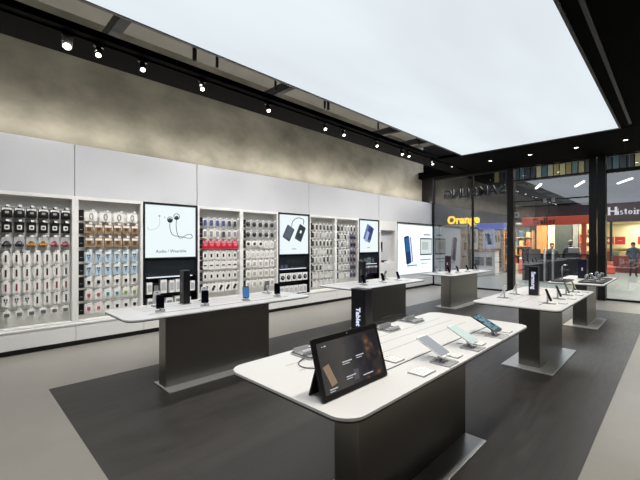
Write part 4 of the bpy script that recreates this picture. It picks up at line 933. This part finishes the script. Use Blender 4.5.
# ------------------------------------------------------------------ people
def person(loc, rz, label, jacket, trousers, hair, pose, scale=1., cap=False):
    t = thing('person', label, 'person', loc, rz)
    J = {}
    J['pel'] = ((0, 0, .95), .145); J['sp'] = ((0, 0, 1.12), .135); J['ch'] = ((0, 0, 1.32), .155); J['nk'] = ((.005, 0, 1.47), .06); J['hd'] = ((.02, 0, 1.56), .085); J['tp'] = ((.015, 0, 1.66), .09)
    E = [('pel', 'sp'), ('sp', 'ch'), ('ch', 'nk'), ('nk', 'hd'), ('hd', 'tp')]
    for s, n in ((1, 'l'), (-1, 'r')):
        st = pose.get('step', .0)*s
        J['hp'+n] = ((0, .095*s, .88), .095); J['kn'+n] = ((st*.5+.02, .1*s, .49), .062); J['an'+n] = ((st, .1*s, .08), .045); J['to'+n] = ((st+.16, .12*s, .035), .038)
        E += [('pel', 'hp'+n), ('hp'+n, 'kn'+n), ('kn'+n, 'an'+n), ('an'+n, 'to'+n)]
        ef = pose.get('elbow', .06); hf = pose.get('hand', .15); hz = pose.get('handz', .84)
        J['sh'+n] = ((0, .19*s, 1.37), .07); J['el'+n] = ((ef-.04, .26*s, 1.10), .05); J['wr'+n] = ((hf, pose.get('handy', .25)*s, hz+.02), .034)
        hx = hf+.05; hy = pose.get('handy', .25)*s
        J['pa'+n] = ((hx, hy, hz-.04), .03)
        E += [('ch', 'sh'+n), ('sh'+n, 'el'+n), ('el'+n, 'wr'+n), ('wr'+n, 'pa'+n)]
        for f in range(5):
            J['f%d%s' % (f, n)] = ((hx+.02+(.03 if f == 4 else 0), hy+(f-1.5)*.016*s if f < 4 else hy-.04*s, hz-.09+(.04 if f == 4 else .006*abs(f-1))), .009)
            J['g%d%s' % (f, n)] = ((hx+.035+(.02 if f == 4 else 0), hy+(f-1.5)*.017*s if f < 4 else hy-.045*s, hz-.125+(.05 if f == 4 else .008*abs(f-1))), .007)
            E += [('pa'+n, 'f%d%s' % (f, n)), ('f%d%s' % (f, n), 'g%d%s' % (f, n))]
    names = list(J); me = bpy.data.meshes.new('body'); me.from_pydata([J[k][0] for k in names], [(names.index(a), names.index(b)) for a, b in E], [])
    o = bpy.data.objects.new('body', me); COL.objects.link(o)
    md = o.modifiers.new('skin', 'SKIN'); md.use_smooth_shade = True
    for i, k in enumerate(names):
        r = J[k][1]; fx = 1.0
        me.skin_vertices[0].data[i].radius = (r*(.72 if k in ('pel', 'sp', 'ch') else 1), r*(1.15 if k in ('pel', 'sp', 'ch') else 1))
    me.skin_vertices[0].data[0].use_root = True
    sb = o.modifiers.new('sub', 'SUBSURF'); sb.levels = 2; sb.render_levels = 2
    dg = bpy.context.evaluated_depsgraph_get(); nm = bpy.data.meshes.new_from_object(o.evaluated_get(dg)); bpy.data.objects.remove(o)
    nm.name = 'body'
    for x in (mat('skin_tone', 'b98a70', .5), jacket, trousers, M['black']): nm.materials.append(x)
    for p in nm.polygons:
        c = p.center; p.use_smooth = True
        arm = abs(c.y) > .17
        if c.z > 1.475: k = 0
        elif c.z < .07: k = 3
        elif arm and c.z < hz+.0: k = 0
        elif c.z > .86 or arm: k = 1
        else: k = 2
        p.material_index = k
    bo = bpy.data.objects.new('body', nm); COL.objects.link(bo); bo.parent = t
    h = MB(); h.ball((-.01, 0, 1.665), .1, hair, (1.02, .92, .85)); h.ball((-.04, 0, 1.60), .085, hair, (.8, .98, 1))
    if cap: h.box(.04, .16, -.07, .07, 1.655, 1.67, hair, bev=.006)
    h.build('hair' if not cap else 'cap', None, t)
    f = MB()
    for s in (-1, 1): f.ball((.103, s*.033, 1.60), .011, M['blackgloss'])
    f.build('eyes', None, t)
    f = MB(); f.ball((.112, 0, 1.575), .016, MATS['skin_tone'], (1, .8, 1.3)); [f.ball((.015, s*.092, 1.59), .022, MATS['skin_tone'], (.7, .4, 1.2)) for s in (-1, 1)]; f.build('nose_and_ears', None, t)
    f = MB(); f.ball((.104, 0, 1.535), .02, mat('lips', '8a4a44', .5), (.3, 1, .3)); f.build('mouth', None, t)
    t.scale = (scale,)*3
    return t
person((-1.62, 24.3, 0), -PI/2+.2, 'person in grey blue jacket and dark trousers facing the store before the maroon shop', mat('jacket_greyblue', '343d48', .7, var=.35, vscale=14), mat('trousers_dark', '0e0f12', .7), mat('cap_dark', '1a1a1c', .6), dict(hand=.20, handz=1.02, handy=.12, elbow=.03, step=.10), 1.0, True)
person((-3.45, 19.6, 0), PI/2, 'person in navy jacket seen from behind at the kiosk counter', mat('jacket_navy', '1d2742', .7), mat('trousers_dark', '0e0f12', .7), mat('hair_grey', '5a5654', .7), dict(hand=.22, handz=1.0, handy=.2), 1.05)
person((-4.30, 20.2, 0), -PI/2+.5, 'person with dark hair and dark top working behind the kiosk counter', mat('top_dark', '26262c', .7), mat('trousers_dark', '0e0f12', .7), mat('hair_dark', '1a1412', .6), dict(hand=.22, handz=1.0, handy=.2), .98)

# ------------------------------------------------------------------ lights
def light(name, typ, loc, energy, color=(1, 1, 1), rot=None, target=None, **kw):
    L = bpy.data.lights.new(name, typ); L.energy = energy; L.color = color
    for k_, v in kw.items(): setattr(L, k_, v)
    o = bpy.data.objects.new(name, L); COL.objects.link(o); o.location = loc
    if target is not None: o.rotation_euler = (Vector(target)-Vector(loc)).to_track_quat('-Z', 'Y').to_euler()
    elif rot: o.rotation_euler = rot
    return o
WARM = (1, .93, .82); NEUT = (1, .97, .92)
for y in (-1.2, 1.04, 2.89, 4.24, 5.8, 7.74, 9.3, 10.73, 12.2):
    light('wall_spot', 'SPOT', (-5.72, y, CZ-.2), 75, NEUT, target=(-7.0, y, 2.7), spot_size=1.9, spot_blend=.9, shadow_soft_size=.08)
for y in (-.5, 1.2, 2.7, 4.2, 5.7, 7.2, 8.7, 10.2):
    light('band_fill', 'SPOT', (-5.3, y, CZ-.1), 130, NEUT, target=(-5.0, y, 0), spot_size=1.9, spot_blend=.6, shadow_soft_size=.12)  # added downward fill to lift the whole room, without fittings of its own
for y in (.5, 1.7, 2.7, 4.2, 5.7, 7.2, 8.7, 10.2):
    light('track_side_fill', 'SPOT', (-.6, y, CZ-.1), 138, WARM, target=(-.9, y, 0), spot_size=1.9, spot_blend=.6, shadow_soft_size=.12)  # fill added over the tables; the track here carries no heads
for x in dx: light('down_lamp', 'SPOT', (x, 11.75, CZ-.03), 70, NEUT, target=(x, 11.75, 0), spot_size=1.7, spot_blend=.8, shadow_soft_size=.05)
for y in (.9, 1.95, 3.0, 4.05, 5.1, 6.15, 7.2, 8.25, 9.3, 10.4):
    light('bay_fill', 'SPOT', (-5.3, y, CZ-.12), 105, NEUT, target=(-7.0, y, 1.2), spot_size=1.1, spot_blend=.9, shadow_soft_size=.15)  # extra fill added to brighten the recessed bays, no lamp modelled
light('cove_strip', 'AREA', (-7.04, 5.4, TOPZ+.02), 160, (1, .94, .84), rot=(PI, 0, 0), shape='RECTANGLE', size=.05, size_y=16)
for y in (0, 3.5, 7, 10.5):
    light('side_wall_fill', 'SPOT', (2.6, y, CZ-.1), 200, NEUT, target=(4.05, y, 1.2), spot_size=1.7, spot_blend=.8, shadow_soft_size=.1)  # unseen fill added so the right wall and pedestal faces read lighter
light('plenum_fill', 'AREA', (-5.55, 5, CZ+.12), 40, (1, .96, .9), rot=(PI, 0, 0), shape='RECTANGLE', size=.3, size_y=15)  # added upward fill, lightens the slab and upper concrete in the gap
# daylight and shop light in the mall
light('mall_roof_light', 'AREA', (-4, 20, 7.3), 2600, (.95, .98, 1), rot=(0, 0, 0), shape='RECTANGLE', size=12, size_y=8)
light('kiosk_lamp', 'AREA', (-3.8, 19.9, 2.8), 180, (1, .85, .6), rot=(0, 0, 0), shape='RECTANGLE', size=2.2, size_y=1.5)
light('gift_shop_lamp', 'AREA', (.5, 28.3, 2.9), 500, (1, .95, .78), rot=(0, 0, 0), shape='RECTANGLE', size=5.5, size_y=2)
light('phone_shop_lamp', 'AREA', (-8.4, 21.5, 2.7), 300, (1, .93, .8), rot=(0, 0, 0), shape='RECTANGLE', size=5, size_y=2)
w = bpy.data.worlds.new('World'); S.world = w; w.use_nodes = True
w.node_tree.nodes['Background'].inputs[0].default_value = (.06, .065, .075, 1); w.node_tree.nodes['Background'].inputs[1].default_value = .5

# ------------------------------------------------------------------ camera
cam = bpy.data.cameras.new('camera'); co = bpy.data.objects.new('camera', cam); COL.objects.link(co)
cam.sensor_fit = 'HORIZONTAL'; cam.sensor_width = 36; cam.lens = 36*363/640
cam.shift_y = 4/640
co.location = (0, 0, 1.65); co.rotation_euler = (PI/2, 0, math.atan2(358, 363))
cam.clip_start = .05; cam.clip_end = 100
S.camera = co
S.view_settings.view_transform = 'Standard'; S.view_settings.look = 'None'; S.view_settings.gamma = 1; S.view_settings.use_curve_mapping = False
S.view_settings.exposure = 0.0
S.cycles.use_denoising = True
S.cycles.max_bounces = 8; S.cycles.transparent_max_bounces = 16
S.cycles.sample_clamp_indirect = 4
